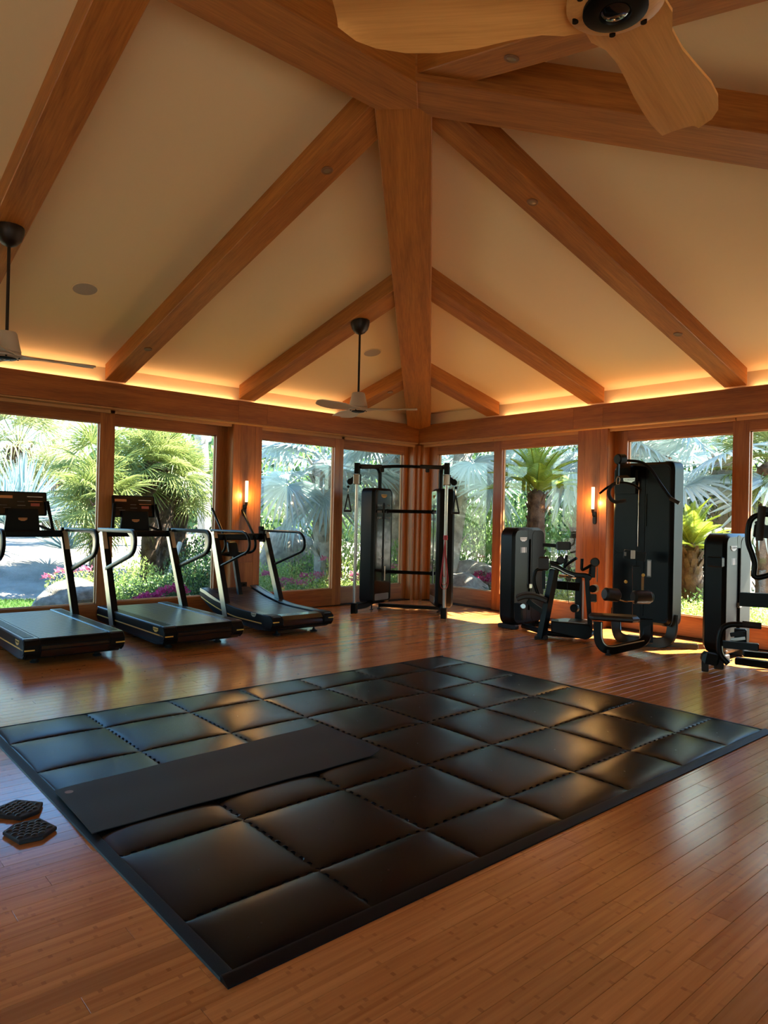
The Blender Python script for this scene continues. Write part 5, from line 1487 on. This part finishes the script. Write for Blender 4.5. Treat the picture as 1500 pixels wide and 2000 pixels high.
LST = (((-11.957, 4.568, 0.174), .50, .50, 'g'), ((-11.650, 4.799, 0.190), .50, .45, 'd'), ((-11.619, 5.128, 0.177), .55, .50, 'g'), ((-11.761, 5.538, 0.233), .6, .65, 'd'), ((-11.696, 5.899, 0.222), .65, .80, 'g'), ((-11.640, 6.225, 0.212), .6, .75, 'd'), ((-12.929, 6.564, 0.595), .8, 1.1, 'd'), ((-14.050, 6.545, 0.530), .8, 1.0, 'g'))
ORD = nth([q_[0] for q_ in LST])
for i_, (px_, r_, h_, k_) in enumerate(LST):
    shrub(px_, r_, h_, k_, 'dark green leafy shrub in the bed behind the middle treadmill, ' + ORD[i_], 'shrubs in the bed behind the middle treadmill')
shrub((-10.966, 4.621, 0.139), .20, .20, 'd', 'magenta flowers in front of the bed, lower middle of the second window', None, ('r', 8))
shrub((-11.004, 5.032, 0.238), .20, .34, 'd', 'magenta flowers beside the treadmill upright in the second window', None, ('r', 9))
LST = (((-11.420, 7.010, 0.099), .55, .45, 'l', ('p', 3)), ((-11.085, 7.166, 0.122), .5, .35, 'l', ('p', 4)), ((-11.085, 7.530, 0.103), .5, .32, 'l', ('p', 4)), ((-10.828, 7.724, 0.117), .5, .45, 'l', ('p', 4)), ((-10.881, 8.158, 0.090), .5, .40, 'g', ('p', 4)), ((-12.369, 7.757, 0.602), .6, .62, 'l', None), ((-12.215, 8.179, 0.601), .6, .60, 'l', None), ((-12.441, 8.733, 0.685), .5, .80, 'g', None), ((-14.205, 8.589, 1.069), .5, 1.1, 'l', None))
ORD = nth([q_[0] for q_ in LST])
for i_, (px_, r_, h_, k_, fl) in enumerate(LST):
    shrub(px_, r_, h_, k_, 'sunlit leafy shrub around the boulder in the third window, ' + ORD[i_], 'shrubs around the boulder in the third window', fl)
LST = (((-10.801, 8.589, 0.375), .6, 1.0, 'l', ('p', 2)), ((-10.238, 8.332, 0.140), .5, .5, 'l', ('p', 3)), ((-10.786, 9.236, 0.250), .7, .9, 'g', None), ((-10.835, 9.785, 0.541), .7, 1.1, 'g', None), ((-10.046, 9.167, 0.115), .6, .6, 'l', ('p', 4)), ((-12.341, 9.866, 0.900), .8, 1.5, 'l', None), ((-12.192, 11.118, 1.136), .9, 1.5, 'd', None))
ORD = nth([q_[0] for q_ in LST])
for i_, (px_, r_, h_, k_, fl) in enumerate(LST):
    shrub(px_, r_, h_, k_, 'leafy shrub seen past the left tower of the cable machine, ' + ORD[i_], 'shrubs behind the cable machine', fl)
LST = (((-8.966, 9.688, 0.187), .40, .26, 'y', None), ((-8.623, 9.728, 0.198), .40, .26, 'l', None), ((-8.384, 9.804, 0.216), .42, .28, 'l', None), ((-9.096, 10.110, 0.301), .5, .30, 'd', None), ((-8.741, 10.288, 0.371), .5, .34, 'd', None), ((-9.056, 10.545, 0.584), .20, .55, 'd', ('r', 7)))
ORD = nth([q_[0] for q_ in LST])
for i_, (px_, r_, h_, k_, fl) in enumerate(LST):
    shrub(px_, r_, h_, k_, 'low groundcover shrub under the first far window, ' + ORD[i_], 'groundcover under the first far window', fl)
shrub((-10.389, 11.503, 1.528), 1.0, 2.0, 'g', 'tall grey green bush in the first far window', None)
shrub((-10.988, 12.972, 1.786), 1.0, 2.3, 'd', 'dark tree behind the first far window', None)
LST = (((-7.715, 9.835, 0.294), .5, .5, 'l'), ((-7.192, 9.855, 0.341), .5, .5, 'g'), ((-6.691, 9.719, 0.311), .5, .45, 'l'), ((-6.859, 10.330, 0.348), .5, .6, 'l'), ((-8.894, 12.695, 1.023), .9, 1.5, 'g'), ((-10.205, 12.966, 1.201), 1.0, 1.6, 'g'))
ORD = nth([q_[0] for q_ in LST])
for i_, (px_, r_, h_, k_) in enumerate(LST):
    shrub(px_, r_, h_, k_, 'green shrub behind the rear shoulder machine, ' + ORD[i_], 'shrubs behind the rear shoulder machine')
LST = (((-5.516, 9.862, 0.263), .5, .5, 'l'), ((-5.045, 9.887, 0.237), .5, .5, 'l'), ((-4.683, 9.843, 0.282), .48, .50, 'l'), ((-4.444, 9.843, 0.309), .48, .50, 'l'), ((-4.256, 9.926, 0.324), .5, .50, 'l'), ((-5.043, 10.668, 0.575), .6, .60, 'g'), ((-4.817, 10.772, 0.590), .6, .60, 'g'), ((-5.796, 10.508, 0.518), .6, .70, 'g'), ((-3.845, 9.985, 0.367), .5, .5, 'l'), ((-3.614, 9.965, 0.394), .5, .5, 'l'), ((-3.940, 10.484, 0.607), .6, .55, 'g'), ((-6.056, 9.894, 0.363), .5, .5, 'l'))
ORD = nth([q_[0] for q_ in LST])
for i_, (px_, r_, h_, k_) in enumerate(LST):
    shrub(px_, r_, h_, k_, 'bright groundcover shrub behind the two right hand machines, ' + ORD[i_], 'groundcover behind the right hand machines')
shrub((-5.932, 12.902, 1.617), .85, 1.9, 'd', 'dense dark shrub right of the tall pulldown machine', None)
shrub((-5.327, 12.077, 1.179), .6, 1.2, 'd', 'dark shrub in front of the shaggy palm trunk', None)
# backdrop trees far behind
LST = (((-31.450, 5.908, 1.324), 3.0, 2.6, 'g'), ((-33.105, 7.749, 1.347), 3.2, 2.0, 'l'), ((-31.694, 9.192, 1.390), 3.0, 1.7, 'g'), ((-30.262, 10.402, 1.429), 2.6, 2.6, 'd'), ((-27.911, 11.000, 1.463), 3.2, 4.6, 'g'), ((-27.254, 12.539, 1.501), 3.2, 4.2, 'd'), ((-24.720, 13.149, 1.538), 3.0, 3.4, 'g'), ((-22.995, 14.150, 1.575), 3.0, 4.2, 'd'), ((-21.332, 14.864, 1.606), 3.0, 4.6, 'g'), ((-19.541, 15.593, 1.638), 2.6, 3.2, 'd'), ((-18.360, 16.968, 1.677), 2.8, 4.4, 'g'), ((-17.219, 18.125, 1.712), 2.6, 3.2, 'l'), ((-16.155, 19.079, 1.742), 2.8, 4.6, 'd'), ((-14.781, 20.163, 1.777), 3.0, 4.2, 'g'), ((-13.378, 21.119, 1.810), 3.0, 4.8, 'd'), ((-11.494, 21.069, 1.827), 3.0, 4.8, 'd'), ((-10.292, 21.681, 1.851), 3.0, 5.0, 'd'), ((-8.988, 22.253, 1.875), 3.0, 4.8, 'g'), ((-7.852, 22.679, 1.895), 3.0, 5.0, 'd'))
ORD = nth([q_[0] for q_ in LST])
for i_, (px_, r_, h_, k_) in enumerate(LST):
    t = shrub(px_, r_, h_, k_, 'broad tree in the distant backdrop of the garden, ' + ORD[i_], 'distant backdrop trees')
    t.name = 'backdrop_tree'; t['category'] = 'tree'

# boulders
def boulder(p, rx, ry, rz, label, seed, rot=0, grp=None):
    bm = bmesh.new(); bmesh.ops.create_icosphere(bm, subdivisions=4, radius=1)
    for v in bm.verts:
        n_ = v.co.normalized()
        k = 1 + .22 * mnoise.noise(n_ * 1.3 + Vector((seed, 0, 0))) + .07 * mnoise.noise(n_ * 4 + Vector((seed, 3, 0))) + .02 * mnoise.noise(n_ * 12)
        v.co = Vector((n_.x * rx * k, n_.y * ry * k, n_.z * rz * k))
    me = bpy.data.meshes.new('boulder'); bm.to_mesh(me); bm.free(); me.materials.append(ROCK)
    me.polygons.foreach_set('use_smooth', [True] * len(me.polygons))
    o = bpy.data.objects.new('boulder', me); C.objects.link(o); o.location = (p[0], p[1], GZ(p[0], p[1]) + rz * .35); o.rotation_euler = (0, 0, rot)
    return tag(o, label, 'boulder', grp)
boulder((-11.825, 3.731, 0.229), .45, .62, .32, 'long low grey boulder on the lawn edge behind the left treadmill', 1, .3)
boulder((-13.362, 8.800, 0.865), .66, .85, 1.0, 'large rounded granite boulder in the third window', 2, .5)
boulder((-11.469, 8.029, 0.164), .5, .6, .16, 'flat pinkish rock among the flowers in the third window', 3, .5)
for i_, (px_, a_, b_, c_) in enumerate((((-9.248, 9.971, 0.834), .6, .5, .38), ((-9.528, 10.797, 1.012), .7, .5, .5), ((-8.767, 9.599, 0.585), .5, .5, .22), ((-9.071, 10.663, 0.781), .4, .4, .3))):
    boulder(px_, a_, b_, c_, 'pale rock on the slope in the first far window, ' + ('leftmost and largest', 'upper middle one', 'low flat one in front', 'rightmost one')[i_], 5 + i_, i_ * .7, 'pale rocks in the first far window')
boulder((-5.136, 11.833, 1.189), .35, .5, .45, 'dark rock beside the shaggy palm trunk', 11, .2)
# leaning pale poles staking the palms
pk = MB().cyl((-12.400, 5.585, 0.318), (-12.595, 5.881, 0.921), .045, 10)
st = tag(obj('wooden_stake', pk, plain('weathered_stake', (.55, .50, .45), .8)), 'pale leaning wooden stake beside the fan palm trunks', 'stake')
